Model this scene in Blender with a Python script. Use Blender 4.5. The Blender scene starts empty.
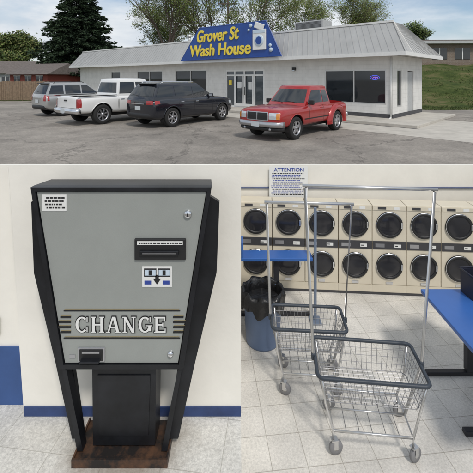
import bpy, bmesh, math, random
from mathutils import Vector, Matrix, noise
from mathutils.bvhtree import BVHTree
random.seed(7)
scene = bpy.context.scene
COL = scene.collection

# ------------------------------------------------------------------ materials
def mat(name, col, rough=0.6, metal=0.0, var=0.0, vscale=8.0, bump=0.0, bscale=40.0, emit=None, coat=0.0, spec=0.5, col2=None):
    m = bpy.data.materials.new(name); m.use_nodes = True
    nt = m.node_tree; b = nt.nodes['Principled BSDF']
    b.inputs['Base Color'].default_value = (*col, 1)
    b.inputs['Roughness'].default_value = rough
    b.inputs['Metallic'].default_value = metal
    b.inputs['Coat Weight'].default_value = coat
    b.inputs['Specular IOR Level'].default_value = spec
    tc = nt.nodes.new('ShaderNodeTexCoord')
    if var > 0:
        n = nt.nodes.new('ShaderNodeTexNoise'); n.inputs['Scale'].default_value = vscale
        n.inputs['Detail'].default_value = 6; n.inputs['Roughness'].default_value = 0.65
        nt.links.new(tc.outputs['Object'], n.inputs['Vector'])
        if col2:
            r = nt.nodes.new('ShaderNodeValToRGB'); r.color_ramp.elements[0].position = .45; r.color_ramp.elements[0].color = (*col, 1)
            r.color_ramp.elements[1].position = .66; r.color_ramp.elements[1].color = (*col2, 1)
            nt.links.new(n.outputs['Fac'], r.inputs['Fac']); nt.links.new(r.outputs['Color'], b.inputs['Base Color'])
        else:
            r = nt.nodes.new('ShaderNodeMapRange')
            r.inputs['From Min'].default_value = 0.3; r.inputs['From Max'].default_value = 0.7
            r.inputs['To Min'].default_value = 1 - var; r.inputs['To Max'].default_value = 1 + var
            nt.links.new(n.outputs['Fac'], r.inputs['Value'])
            mx = nt.nodes.new('ShaderNodeVectorMath'); mx.operation = 'SCALE'
            mx.inputs[0].default_value = col
            nt.links.new(r.outputs['Result'], mx.inputs['Scale'])
            nt.links.new(mx.outputs['Vector'], b.inputs['Base Color'])
    if bump > 0:
        n2 = nt.nodes.new('ShaderNodeTexNoise'); n2.inputs['Scale'].default_value = bscale
        n2.inputs['Detail'].default_value = 4
        nt.links.new(tc.outputs['Object'], n2.inputs['Vector'])
        bp = nt.nodes.new('ShaderNodeBump'); bp.inputs['Strength'].default_value = bump
        bp.inputs['Distance'].default_value = 0.02
        nt.links.new(n2.outputs['Fac'], bp.inputs['Height'])
        nt.links.new(bp.outputs['Normal'], b.inputs['Normal'])
    if emit:
        b.inputs['Emission Color'].default_value = (*emit[0], 1)
        b.inputs['Emission Strength'].default_value = emit[1]
    return m

def asphalt_mat():
    m = bpy.data.materials.new('asphalt'); m.use_nodes = True
    nt = m.node_tree; L = nt.links; b = nt.nodes['Principled BSDF']
    tc = nt.nodes.new('ShaderNodeTexCoord')
    def noisen(scale, det=6, rough=0.6):
        n = nt.nodes.new('ShaderNodeTexNoise'); n.inputs['Scale'].default_value = scale
        n.inputs['Detail'].default_value = det; n.inputs['Roughness'].default_value = rough
        L.new(tc.outputs['Object'], n.inputs['Vector']); return n
    big = noisen(0.25, 6); fine = noisen(14, 6, 0.8); mid = noisen(1.3, 6, 0.7)
    cr = nt.nodes.new('ShaderNodeValToRGB')
    cr.color_ramp.elements[0].position = 0.36; cr.color_ramp.elements[0].color = (0.215, 0.195, 0.172, 1)
    cr.color_ramp.elements[1].position = 0.62; cr.color_ramp.elements[1].color = (0.32, 0.29, 0.255, 1)
    L.new(big.outputs['Fac'], cr.inputs['Fac'])
    mr = nt.nodes.new('ShaderNodeMapRange'); mr.inputs['From Min'].default_value = .3; mr.inputs['From Max'].default_value = .7
    mr.inputs['To Min'].default_value = .68; mr.inputs['To Max'].default_value = 1.28
    L.new(fine.outputs['Fac'], mr.inputs['Value'])
    mr2 = nt.nodes.new('ShaderNodeMapRange'); mr2.inputs['From Min'].default_value = .3; mr2.inputs['From Max'].default_value = .7
    mr2.inputs['To Min'].default_value = .76; mr2.inputs['To Max'].default_value = 1.18
    L.new(mid.outputs['Fac'], mr2.inputs['Value'])
    mm = nt.nodes.new('ShaderNodeMath'); mm.operation = 'MULTIPLY'
    L.new(mr.outputs['Result'], mm.inputs[0]); L.new(mr2.outputs['Result'], mm.inputs[1])
    dn = noisen(0.9, 6, .75)
    add = nt.nodes.new('ShaderNodeVectorMath'); add.operation = 'MULTIPLY_ADD'
    add.inputs[1].default_value = (2.2, 2.2, 0)
    L.new(dn.outputs['Color'], add.inputs[0]); L.new(tc.outputs['Object'], add.inputs[2])
    def cracks(scale, wid, lo):
        v = nt.nodes.new('ShaderNodeTexVoronoi'); v.feature = 'DISTANCE_TO_EDGE'; v.inputs['Scale'].default_value = scale
        L.new(add.outputs['Vector'], v.inputs['Vector'])
        r = nt.nodes.new('ShaderNodeMapRange'); r.inputs['From Min'].default_value = 0; r.inputs['From Max'].default_value = wid
        r.inputs['To Min'].default_value = lo; r.inputs['To Max'].default_value = 1
        L.new(v.outputs['Distance'], r.inputs['Value']); return r
    c1 = cracks(0.2, 0.010, .48); c2 = cracks(0.65, 0.010, .55)
    msk = noisen(0.16, 2)
    st = nt.nodes.new('ShaderNodeMapRange'); st.inputs['From Min'].default_value = .48; st.inputs['From Max'].default_value = .58
    L.new(msk.outputs['Fac'], st.inputs['Value'])
    mixc = nt.nodes.new('ShaderNodeMix'); mixc.data_type = 'FLOAT'
    mixc.inputs['A'].default_value = 1.0
    L.new(st.outputs['Result'], mixc.inputs['Factor']); L.new(c2.outputs['Result'], mixc.inputs['B'])
    m3 = nt.nodes.new('ShaderNodeMath'); m3.operation = 'MULTIPLY'
    L.new(c1.outputs['Result'], m3.inputs[0]); L.new(mixc.outputs['Result'], m3.inputs[1])
    m4 = nt.nodes.new('ShaderNodeMath'); m4.operation = 'MULTIPLY'
    L.new(mm.outputs['Value'], m4.inputs[0]); L.new(m3.outputs['Value'], m4.inputs[1])
    # oil stains
    oil = noisen(0.55, 3, .5)
    om = nt.nodes.new('ShaderNodeMapRange'); om.inputs['From Min'].default_value = .62; om.inputs['From Max'].default_value = .72
    om.inputs['To Min'].default_value = 1; om.inputs['To Max'].default_value = .72
    L.new(oil.outputs['Fac'], om.inputs['Value'])
    m5 = nt.nodes.new('ShaderNodeMath'); m5.operation = 'MULTIPLY'
    L.new(m4.outputs['Value'], m5.inputs[0]); L.new(om.outputs['Result'], m5.inputs[1])
    sc = nt.nodes.new('ShaderNodeVectorMath'); sc.operation = 'SCALE'
    L.new(cr.outputs['Color'], sc.inputs[0]); L.new(m5.outputs['Value'], sc.inputs['Scale'])
    L.new(sc.outputs['Vector'], b.inputs['Base Color'])
    b.inputs['Roughness'].default_value = .9
    bp = nt.nodes.new('ShaderNodeBump'); bp.inputs['Strength'].default_value = .5; bp.inputs['Distance'].default_value = .02
    L.new(m4.outputs['Value'], bp.inputs['Height']); L.new(bp.outputs['Normal'], b.inputs['Normal'])
    return m

def grass_mat():
    m = bpy.data.materials.new('grass'); m.use_nodes = True
    nt = m.node_tree; L = nt.links; b = nt.nodes['Principled BSDF']; tc = nt.nodes.new('ShaderNodeTexCoord')
    n = nt.nodes.new('ShaderNodeTexNoise'); n.inputs['Scale'].default_value = .5; n.inputs['Detail'].default_value = 12; n.inputs['Roughness'].default_value = .78
    L.new(tc.outputs['Object'], n.inputs['Vector'])
    cr = nt.nodes.new('ShaderNodeValToRGB'); e = cr.color_ramp.elements
    e[0].position = .38; e[0].color = (.032, .050, .014, 1); e[1].position = .62; e[1].color = (.145, .125, .06, 1)
    k = e.new(.5); k.color = (.066, .088, .025, 1)
    L.new(n.outputs['Fac'], cr.inputs['Fac']); L.new(cr.outputs['Color'], b.inputs['Base Color'])
    n2 = nt.nodes.new('ShaderNodeTexNoise'); n2.inputs['Scale'].default_value = 12; n2.inputs['Detail'].default_value = 5
    L.new(tc.outputs['Object'], n2.inputs['Vector'])
    bp = nt.nodes.new('ShaderNodeBump'); bp.inputs['Strength'].default_value = .8; bp.inputs['Distance'].default_value = .08
    L.new(n2.outputs['Fac'], bp.inputs['Height']); L.new(bp.outputs['Normal'], b.inputs['Normal'])
    b.inputs['Roughness'].default_value = .95; b.inputs['Specular IOR Level'].default_value = .1
    return m

def brick_mat(name, c1, c2, mortar, bw, bh, msize, offset=.5, rough=.7, bump=.3, speck=0.0, plane='XZ', spscale=60, rot=0.0, dirt=.06, grime=None):
    m = bpy.data.materials.new(name); m.use_nodes = True
    nt = m.node_tree; L = nt.links; b = nt.nodes['Principled BSDF']
    tc = nt.nodes.new('ShaderNodeTexCoord')
    vec = tc.outputs['Object']
    if plane == 'XZ':
        s = nt.nodes.new('ShaderNodeSeparateXYZ'); c = nt.nodes.new('ShaderNodeCombineXYZ')
        ad = nt.nodes.new('ShaderNodeMath'); ad.operation = 'ADD'
        L.new(vec, s.inputs[0]); L.new(s.outputs['X'], ad.inputs[0]); L.new(s.outputs['Y'], ad.inputs[1])
        L.new(ad.outputs[0], c.inputs['X']); L.new(s.outputs['Z'], c.inputs['Y']); vec = c.outputs[0]
    elif rot:
        mp = nt.nodes.new('ShaderNodeMapping'); mp.inputs['Rotation'].default_value = (0, 0, rot)
        L.new(vec, mp.inputs['Vector']); vec = mp.outputs[0]
    t = nt.nodes.new('ShaderNodeTexBrick'); t.offset = offset; t.squash = 1
    t.inputs['Color1'].default_value = (*c1, 1); t.inputs['Color2'].default_value = (*c2, 1)
    t.inputs['Mortar'].default_value = (*mortar, 1)
    t.inputs['Scale'].default_value = 1; t.inputs['Brick Width'].default_value = bw
    t.inputs['Row Height'].default_value = bh; t.inputs['Mortar Size'].default_value = msize
    L.new(vec, t.inputs['Vector'])
    n = nt.nodes.new('ShaderNodeTexNoise'); n.inputs['Scale'].default_value = spscale; n.inputs['Detail'].default_value = 5
    n.inputs['Roughness'].default_value = .8
    L.new(tc.outputs['Object'], n.inputs['Vector'])
    n2 = nt.nodes.new('ShaderNodeTexNoise'); n2.inputs['Scale'].default_value = 2.2; n2.inputs['Detail'].default_value = 6
    L.new(tc.outputs['Object'], n2.inputs['Vector'])
    r = nt.nodes.new('ShaderNodeMapRange'); r.inputs['From Min'].default_value = .35; r.inputs['From Max'].default_value = .65
    r.inputs['To Min'].default_value = 1 - speck; r.inputs['To Max'].default_value = 1 + speck * .5
    L.new(n.outputs['Fac'], r.inputs['Value'])
    r2 = nt.nodes.new('ShaderNodeMapRange'); r2.inputs['From Min'].default_value = .3; r2.inputs['From Max'].default_value = .7
    r2.inputs['To Min'].default_value = 1 - dirt; r2.inputs['To Max'].default_value = 1 + dirt*.6
    L.new(n2.outputs['Fac'], r2.inputs['Value'])
    mu = nt.nodes.new('ShaderNodeMath'); mu.operation = 'MULTIPLY'
    L.new(r.outputs[0], mu.inputs[0]); L.new(r2.outputs[0], mu.inputs[1])
    sc = nt.nodes.new('ShaderNodeVectorMath'); sc.operation = 'SCALE'
    L.new(t.outputs['Color'], sc.inputs[0]); L.new(mu.outputs[0], sc.inputs['Scale'])
    outc = sc.outputs['Vector']
    if grime:   # brown dirt worked into the tiles round the foot of the machine
        ds = nt.nodes.new('ShaderNodeVectorMath'); ds.operation = 'DISTANCE'; ds.inputs[1].default_value = (grime[0], grime[1], 0)
        L.new(tc.outputs['Object'], ds.inputs[0])
        n3 = nt.nodes.new('ShaderNodeTexNoise'); n3.inputs['Scale'].default_value = 9; n3.inputs['Detail'].default_value = 8; n3.inputs['Roughness'].default_value = .75
        L.new(tc.outputs['Object'], n3.inputs['Vector'])
        ma = nt.nodes.new('ShaderNodeMath'); ma.operation = 'MULTIPLY_ADD'; ma.inputs[1].default_value = .5
        L.new(n3.outputs['Fac'], ma.inputs[0]); L.new(ds.outputs['Value'], ma.inputs[2])
        r3 = nt.nodes.new('ShaderNodeMapRange'); r3.inputs['From Min'].default_value = grime[2]; r3.inputs['From Max'].default_value = grime[2] + .28
        r3.inputs['To Min'].default_value = .6; r3.inputs['To Max'].default_value = 0
        L.new(ma.outputs[0], r3.inputs['Value'])
        mg = nt.nodes.new('ShaderNodeMix'); mg.data_type = 'RGBA'; mg.inputs[7].default_value = (.22, .17, .12, 1)
        L.new(r3.outputs[0], mg.inputs['Factor']); L.new(outc, mg.inputs[6]); outc = mg.outputs[2]
    L.new(outc, b.inputs['Base Color'])
    b.inputs['Roughness'].default_value = rough
    inv = nt.nodes.new('ShaderNodeMath'); inv.operation = 'SUBTRACT'; inv.inputs[0].default_value = 1
    L.new(t.outputs['Fac'], inv.inputs[1])
    bp = nt.nodes.new('ShaderNodeBump'); bp.inputs['Strength'].default_value = bump; bp.inputs['Distance'].default_value = .01
    L.new(inv.outputs[0], bp.inputs['Height']); L.new(bp.outputs['Normal'], b.inputs['Normal'])
    return m

M = {}
M['asphalt'] = asphalt_mat()
M['concrete'] = mat('concrete', (.48, .45, .40), .85, var=.16, vscale=1.6, bump=.3, bscale=30)
M['grass'] = grass_mat()
M['bldwall'] = brick_mat('painted_block', (.74, .73, .70), (.71, .70, .67), (.65, .64, .61), .4, .2, .008, speck=.05, bump=.25, dirt=.09)
M['metalroof'] = mat('roof_metal', (.43, .43, .42), .45, .15, var=.10, vscale=1.2)
M['rooftop'] = mat('roof_gravel', (.25, .24, .22), .9, var=.2, vscale=3)
M['fascia'] = mat('fascia_white', (.72, .72, .70), .5, var=.05)
M['soffit'] = mat('soffit', (.45, .44, .42), .7)
M['basedark'] = mat('wall_base', (.07, .07, .075), .8, var=.2)
M['signblue'] = mat('sign_blue', (.014, .065, .30), .35, var=.12, vscale=1.5)
M['yellow'] = mat('sign_yellow', (.85, .66, .07), .45)
M['white'] = mat('white_paint', (.78, .78, .76), .45, var=.03)
M['signpale'] = mat('sign_pale_blue', (.55, .65, .75), .45)
M['glass'] = mat('dark_window_glass', (.018, .022, .026), .04, spec=.8)
M['glassblue'] = mat('door_glass', (.075, .09, .10), .05, spec=.9)
M['alu'] = mat('aluminium_frame', (.62, .62, .60), .4, .5)
M['dark'] = mat('black_plastic', (.015, .015, .016), .5)
M['rubber'] = mat('tyre_rubber', (.018, .018, .018), .85, bump=.2)
M['chrome'] = mat('chrome', (.75, .76, .78), .16, 1.0)
M['rim'] = mat('wheel_alloy', (.5, .5, .52), .3, .85)
M['lens'] = mat('headlight_lens', (.62, .66, .70), .08, .4, coat=1)
M['amber'] = mat('amber_lens', (.7, .25, .03), .2, coat=1)
M['tail'] = mat('tail_lens', (.32, .01, .012), .15, coat=1)
M['plate'] = mat('licence_plate', (.55, .58, .6), .5)
M['neonb'] = mat('neon_blue', (.05, .1, .7), .4, emit=((.12, .16, 1), .8))
M['neonr'] = mat('neon_violet', (.3, .1, .8), .4, emit=((.45, .2, 1), .8))
M['fence'] = mat('fence_wood', (.21, .15, .10), .9, var=.3, vscale=5)
M['bark'] = mat('bark', (.12, .095, .075), .95, var=.25, vscale=6)
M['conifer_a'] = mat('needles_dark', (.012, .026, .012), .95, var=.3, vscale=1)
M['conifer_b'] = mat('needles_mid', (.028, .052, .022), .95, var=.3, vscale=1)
M['leaf_a'] = mat('leaf_green', (.115, .165, .035), .8, var=.3, vscale=1)
M['leaf_b'] = mat('leaf_olive', (.17, .18, .06), .8, var=.3, vscale=1)
M['leaf_c'] = mat('leaf_deep', (.05, .08, .022), .8, var=.3, vscale=1)
M['tuft'] = mat('tuft_green', (.07, .095, .025), .9, var=.3, vscale=1)
M['redsiding'] = mat('red_siding', (.22, .05, .035), .8, var=.12)
M['greysiding'] = mat('grey_siding', (.42, .43, .43), .8, var=.08)
M['shingle'] = mat('shingles', (.14, .12, .11), .9, var=.25, vscale=4)
M['hillbrick'] = brick_mat('brown_brick', (.20, .15, .11), (.16, .115, .085), (.3, .28, .25), .3, .1, .01, speck=.1)
# interior
M['intwall'] = mat('cream_wall', (.83, .80, .73), .6, var=.05, vscale=2.2, bump=.06, bscale=25)
M['intwall2'] = mat('cream_wall_back', (.78, .75, .68), .6, var=.05, vscale=3, bump=.05, bscale=25)
M['bluepaint'] = mat('blue_wall_paint', (.035, .085, .24), .5, var=.15, vscale=5)
M['baseblue'] = mat('blue_baseboard', (.025, .05, .15), .5, var=.25, vscale=8)
M['tileL'] = brick_mat('floor_tile_left', (.72, .70, .65), (.69, .67, .62), (.50, .48, .43), .305, .305, .0022, offset=0, rough=.3, bump=.08, speck=.30, plane='XY', spscale=70, rot=.12, dirt=.16, grime=(-.6, 2.0, .38))
M['tileR'] = brick_mat('floor_tile_right', (.75, .72, .66), (.70, .67, .62), (.46, .43, .38), .25, .25, .0028, offset=0, rough=.22, bump=.08, speck=.22, plane='XY', spscale=60, rot=-.1, dirt=.22)
M['panelgrey'] = mat('changer_panel', (.315, .33, .312), .42, .1, var=.06, vscale=3, bump=.05, bscale=200)
M['blackmetal'] = mat('black_enamel', (.012, .013, .016), .38, .2, var=.5, vscale=6)
M['scuffmetal'] = mat('scuffed_black_base', (.018, .015, .014), .55, .1, var=.7, vscale=11, col2=(.11, .055, .03))
M['paper'] = mat('paper_label', (.74, .74, .72), .6)
M['ink'] = mat('ink', (.012, .012, .013), .7)
M['brass'] = mat('brass_ink', (.33, .27, .15), .45, .3)
M['inkblue'] = mat('ink_blue', (.03, .06, .3), .7)
M['dryer'] = mat('dryer_enamel', (.66, .60, .48), .4, var=.06, vscale=4)
M['dryerband'] = mat('dryer_band', (.05, .05, .055), .4, var=.1)
M['doorglass'] = mat('dryer_door_glass', (.022, .022, .026), .12, spec=.5)
M['steel'] = mat('cart_steel', (.62, .62, .62), .28, .9)
M['wire'] = mat('basket_wire', (.30, .30, .31), .45, .6)
M['post'] = mat('painted_post', (.16, .20, .27), .45)
M['rimplastic'] = mat('basket_rim', (.035, .045, .06), .5)
M['greywheel'] = mat('caster_tyre', (.22, .22, .23), .7)
M['bintone'] = mat('bin_plastic', (.13, .19, .32), .5, var=.08)
M['bag'] = mat('black_bag', (.010, .010, .011), .3, bump=.6, bscale=14)
M['tableblue'] = mat('table_blue_laminate', (.035, .12, .38), .35, var=.08, vscale=3)
M['tableleg'] = mat('table_leg', (.03, .03, .035), .4, .3)
M['outlet'] = mat('outlet', (.02, .02, .02), .4)
M['navybasket'] = mat('navy_basket', (.016, .018, .034), .5)

# ------------------------------------------------------------------ builders
class MB:
    def __init__(s): s.v = []; s.f = []; s.m = []; s.mats = []; s.sm = []
    def mi(s, m):
        m = M[m] if isinstance(m, str) else m
        if m not in s.mats: s.mats.append(m)
        return s.mats.index(m)
    def add(s, vs, fs, m, smooth=False):
        o = len(s.v); i = s.mi(m)
        s.v += [tuple(v) for v in vs]
        for f in fs: s.f.append([a + o for a in f]); s.m.append(i); s.sm.append(smooth)
    def box(s, c, d, m, rot=None, bevel=0.0):
        bm = bmesh.new(); bmesh.ops.create_cube(bm, size=1)
        for v in bm.verts: v.co = Vector((v.co.x * d[0], v.co.y * d[1], v.co.z * d[2]))
        if bevel > 0: bmesh.ops.bevel(bm, geom=bm.edges[:], offset=bevel, segments=2, profile=.5, affect='EDGES')
        R = rot.to_4x4() if rot is not None else Matrix.Identity(4)
        T = Matrix.Translation(c) @ R
        bm.verts.index_update()
        s.add([T @ v.co for v in bm.verts], [[v.index for v in f.verts] for f in bm.faces], m); bm.free()
    def span(s, a, b, m, bevel=0.0):
        s.box([(a[i] + b[i]) / 2 for i in range(3)], [abs(b[i] - a[i]) for i in range(3)], m, bevel=bevel)
    def tube(s, p1, p2, r1, r2, m, seg=8, caps=True):
        p1 = Vector(p1); p2 = Vector(p2); d = p2 - p1
        if d.length < 1e-6: return
        q = d.to_track_quat('Z', 'Y'); vs = []
        for p, r in ((p1, r1), (p2, r2)):
            for i in range(seg):
                a = 2 * math.pi * i / seg; vs.append(p + q @ Vector((r * math.cos(a), r * math.sin(a), 0)))
        fs = [[i, (i + 1) % seg, seg + (i + 1) % seg, seg + i] for i in range(seg)]
        if caps: fs += [list(range(seg))[::-1], list(range(seg, 2 * seg))]
        s.add(vs, fs, m, smooth=seg > 5)
    def path(s, pts, r, m, seg=8, closed=False):
        pts = [Vector(p) for p in pts]; n = len(pts); vs = []
        up = Vector((0, 0, 1))
        for i in range(n):
            if closed: t = pts[(i + 1) % n] - pts[i - 1]
            else: t = pts[min(i + 1, n - 1)] - pts[max(i - 1, 0)]
            t.normalize()
            a = t.cross(up)
            if a.length < .05: a = t.cross(Vector((1, 0, 0)))
            a.normalize(); b = a.cross(t).normalized()
            for k in range(seg):
                an = 2 * math.pi * k / seg; vs.append(pts[i] + a * r * math.cos(an) + b * r * math.sin(an))
        fs = []
        for i in range(n if closed else n - 1):
            j = (i + 1) % n
            for k in range(seg): fs.append([i * seg + k, i * seg + (k + 1) % seg, j * seg + (k + 1) % seg, j * seg + k])
        if not closed: fs += [list(range(seg)), list(range((n - 1) * seg, n * seg))[::-1]]
        s.add(vs, fs, m, smooth=True)
    def lathe(s, prof, m, seg=32, axis='Y', c=(0, 0, 0), cap=False):
        vs = []
        for r, h in prof:
            for i in range(seg):
                a = 2 * math.pi * i / seg
                if axis == 'Y': p = (r * math.cos(a), h, r * math.sin(a))
                else: p = (r * math.cos(a), r * math.sin(a), h)
                vs.append((p[0] + c[0], p[1] + c[1], p[2] + c[2]))
        fs = []
        for j in range(len(prof) - 1):
            for i in range(seg): fs.append([j * seg + i, j * seg + (i + 1) % seg, (j + 1) * seg + (i + 1) % seg, (j + 1) * seg + i])
        s.add(vs, fs, m, smooth=True)
    def prism(s, poly, y0, y1, m):   # polygon in XZ extruded along Y
        n = len(poly)
        vs = [(x, y0, z) for x, z in poly] + [(x, y1, z) for x, z in poly]
        fs = [list(range(n)), list(range(n, 2 * n))[::-1]] + [[i, i + n, (i + 1) % n + n, (i + 1) % n] for i in range(n)]
        s.add(vs, fs, m)
    def bumper(s, x0, half, bow, wrap, z0, z1, th, m, sgn=1):
        n = 24; vs = []
        prof = [(-th, z0), (-th * .25, z0), (0, z0 + (z1 - z0) * .25), (0, z0 + (z1 - z0) * .75), (-th * .25, z1), (-th, z1)]
        for i in range(n + 1):
            t = -1 + 2 * i / n; x = x0 - bow * t * t - wrap * abs(t) ** 9
            for dx, z in prof: vs.append((sgn * (x + dx), t * half, z))
        k = len(prof); fs = [[i * k + j, i * k + (j + 1) % k, (i + 1) * k + (j + 1) % k, (i + 1) * k + j] for i in range(n) for j in range(k)]
        fs += [list(range(k)), list(range(n * k, n * k + k))[::-1]]
        s.add(vs, fs, m, True)
    def obj(s, name, parent=None, loc=(0, 0, 0), rz=0.0, fix=True):
        me = bpy.data.meshes.new(name); me.from_pydata(s.v, [], s.f)
        for m in s.mats: me.materials.append(m)
        me.polygons.foreach_set('material_index', s.m); me.polygons.foreach_set('use_smooth', s.sm)
        if fix:
            bm = bmesh.new(); bm.from_mesh(me); bmesh.ops.recalc_face_normals(bm, faces=bm.faces[:]); bm.to_mesh(me); bm.free()
        me.update()
        o = bpy.data.objects.new(name, me); COL.objects.link(o)
        o.location = loc; o.rotation_euler = (0, 0, rz)
        if parent: o.parent = parent
        return o

def top(o, label, cat, group=None, kind=None):
    o['label'] = label; o['category'] = cat
    if group: o['group'] = group
    if kind: o['kind'] = kind
    return o
def empty(name, loc, rz, label, cat, group=None):
    e = bpy.data.objects.new(name, None); e.empty_display_size = .3; COL.objects.link(e)
    e.location = loc; e.rotation_euler = (0, 0, rz); return top(e, label, cat, group)
def struct(o, label=None):
    o['kind'] = 'structure'
    if label: o['label'] = label
    return o

def text_mesh(txt, width, height, depth=.01, offset=0.0, shear=0.0, space=1.0):
    cu = bpy.data.curves.new('t', 'FONT'); cu.body = txt; cu.size = 1; cu.extrude = .02; cu.offset = offset
    cu.shear = shear; cu.space_character = space; cu.align_x = 'CENTER'
    ob = bpy.data.objects.new('t', cu); COL.objects.link(ob)
    dg = bpy.context.evaluated_depsgraph_get(); me = bpy.data.meshes.new_from_object(ob.evaluated_get(dg))
    bpy.data.objects.remove(ob)
    xs = [v.co.x for v in me.vertices]; ys = [v.co.y for v in me.vertices]
    x0, x1, y0, y1 = min(xs), max(xs), min(ys), max(ys)
    for v in me.vertices:
        v.co = Vector(((v.co.x - (x0 + x1) / 2) / (x1 - x0) * width, -v.co.z / .02 * depth / 2, (v.co.y - y0) / (y1 - y0) * height))
    return me
def text_obj(name, txt, width, height, m, parent, loc, depth=.01, **k):
    me = text_mesh(txt, width, height, depth, **k); me.name = name
    me.materials.clear(); me.materials.append(M[m])
    o = bpy.data.objects.new(name, me); COL.objects.link(o); o.parent = parent; o.location = loc
    return o

# ------------------------------------------------------------------ camera, sky, sun
cam_d = bpy.data.cameras.new('camera'); cam = bpy.data.objects.new('camera', cam_d); COL.objects.link(cam)
cam.location = (0, 0, 2.0); cam.rotation_euler = (math.radians(90), 0, 0)
cam_d.sensor_width = 36; cam_d.lens = 28.16; cam_d.shift_y = -0.337; cam_d.clip_start = .05; cam_d.clip_end = 1500
scene.camera = cam
scene.view_settings.view_transform = 'Standard'; scene.view_settings.look = 'None'; scene.view_settings.exposure = 0

S = Vector((.26, -.70, .95)).normalized()
w = bpy.data.worlds.new('World'); scene.world = w; w.use_nodes = True
nt = w.node_tree; L = nt.links; bg = nt.nodes['Background']; bg.inputs['Strength'].default_value = .12
sky = nt.nodes.new('ShaderNodeTexSky'); sky.sky_type = 'NISHITA'; sky.sun_disc = False
sky.sun_elevation = math.asin(S.z); sky.sun_rotation = math.atan2(S.x, S.y)
sky.air_density = 1.0; sky.dust_density = 1.0
tc = nt.nodes.new('ShaderNodeTexCoord'); mp = nt.nodes.new('ShaderNodeMapping'); mp.inputs['Scale'].default_value = (1.0, 1.0, 3.2)
mp.inputs['Location'].default_value = (.35, .1, .2)
n1 = nt.nodes.new('ShaderNodeTexNoise'); n1.inputs['Scale'].default_value = 3.0; n1.inputs['Detail'].default_value = 8; n1.inputs['Roughness'].default_value = .55
L.new(tc.outputs['Generated'], mp.inputs['Vector']); L.new(mp.outputs[0], n1.inputs['Vector'])
cr = nt.nodes.new('ShaderNodeValToRGB'); cr.color_ramp.elements[0].position = .28; cr.color_ramp.elements[1].position = .55
L.new(n1.outputs['Fac'], cr.inputs['Fac'])
n2 = nt.nodes.new('ShaderNodeTexNoise'); n2.inputs['Scale'].default_value = 6; n2.inputs['Detail'].default_value = 6
L.new(mp.outputs[0], n2.inputs['Vector'])
cc = nt.nodes.new('ShaderNodeValToRGB'); cc.color_ramp.elements[0].position = .35; cc.color_ramp.elements[0].color = (4.9, 5.5, 6.2, 1)
cc.color_ramp.elements[1].position = .65; cc.color_ramp.elements[1].color = (6.9, 7.2, 7.5, 1)
L.new(n2.outputs['Fac'], cc.inputs['Fac'])
mx = nt.nodes.new('ShaderNodeMix'); mx.data_type = 'RGBA'
L.new(cr.outputs['Color'], mx.inputs['Factor']); L.new(sky.outputs[0], mx.inputs[6]); L.new(cc.outputs['Color'], mx.inputs[7])
L.new(mx.outputs[2], bg.inputs['Color'])
sd = bpy.data.lights.new('sun', 'SUN'); sd.energy = 2.0; sd.angle = math.radians(8); sd.color = (1, .95, .88)
so = bpy.data.objects.new('sun', sd); COL.objects.link(so); so.rotation_euler = S.to_track_quat('Z', 'Y').to_euler(); so.location = (5, -10, 30)

# ------------------------------------------------------------------ ground
RX0, RX1, RY0, RY1 = -.03, 3.45, .9, 5.06
g = MB()
xs = [-400, RX0, RX1, 400]; ys = [-80, RY0, RY1, 700]
for i in range(3):
    for j in range(3):
        if i == 1 and j == 1: continue
        g.add([(xs[i], ys[j], 0), (xs[i + 1], ys[j], 0), (xs[i + 1], ys[j + 1], 0), (xs[i], ys[j + 1], 0)], [[0, 1, 2, 3]], 'asphalt')
o = g.obj('ground', fix=False); struct(o, 'worn cracked tan-grey asphalt parking lot')
g = MB(); g.add([(-400, 31, .004), (-13, 31, .004), (-13, 45, .004), (60, 70, .004), (60, 600, .004), (-400, 600, .004)], [[0, 1, 2, 3, 4, 5]], 'grass')
struct(g.obj('lawn', fix=False), 'grass beyond the parking lot')
def sst(t): t = max(0, min(1, t)); return t * t * (3 - 2 * t)
def hill_z(x, y):
    y0 = 22.2 + .5 * noise.noise(Vector((x * .35, 0, 7))) + .05 * (x - 12)
    t = max(0, min(1, (y - y0) / 21)); a = .55 * t + .45 * sst(t); b = sst((x - 9.3) / 4.5)
    n = noise.noise(Vector((x * .25, y * .25, 0))) * .45 + noise.noise(Vector((x * 1.1, y * 1.1, 3))) * .09
    return (3.1 + .03 * (x - 12)) * a * b + n * min(1, a * 4) * b - .04 * (1 - min(1, a * 30)) - (.03 if b < .02 else 0)
hv = []; hf = []; nx, ny = 110, 110
for j in range(ny + 1):
    for i in range(nx + 1):
        x = 9.0 + 111 * (i / nx) ** 1.6; y = 21.2 + 118 * (j / ny) ** 1.8; hv.append((x, y, hill_z(x, y)))
for j in range(ny):
    for i in range(nx):
        a = j * (nx + 1) + i; hf.append([a, a + 1, a + nx + 2, a + nx + 1])
g = MB(); g.add(hv, hf, 'grass', True); struct(g.obj('hill', fix=False), 'grassy bank rising behind the lot')
g = MB(); vs = []; fs = []
for i in range(12000):
    x = random.uniform(11, 27); y = 22.4 + 17 * random.random() ** 1.6; z = hill_z(x, y) - .01
    if noise.noise(Vector((x * .6, y * .6, 9))) < -.05 and y > 23.5: continue
    h = random.uniform(.05, .14); a = random.uniform(0, 6.3); dx, dy = math.cos(a) * .03, math.sin(a) * .03
    k = len(vs); vs += [(x - dx, y - dy, z), (x + dx, y + dy, z), (x + random.uniform(-.05, .05), y + random.uniform(-.05, .05), z + h)]; fs.append([k, k + 1, k + 2])
g.add(vs, fs, 'tuft'); o = g.obj('grass_tufts', fix=False); o['kind'] = 'stuff'; o['label'] = 'short grass tufts on the bank'; o['category'] = 'grass'

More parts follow.
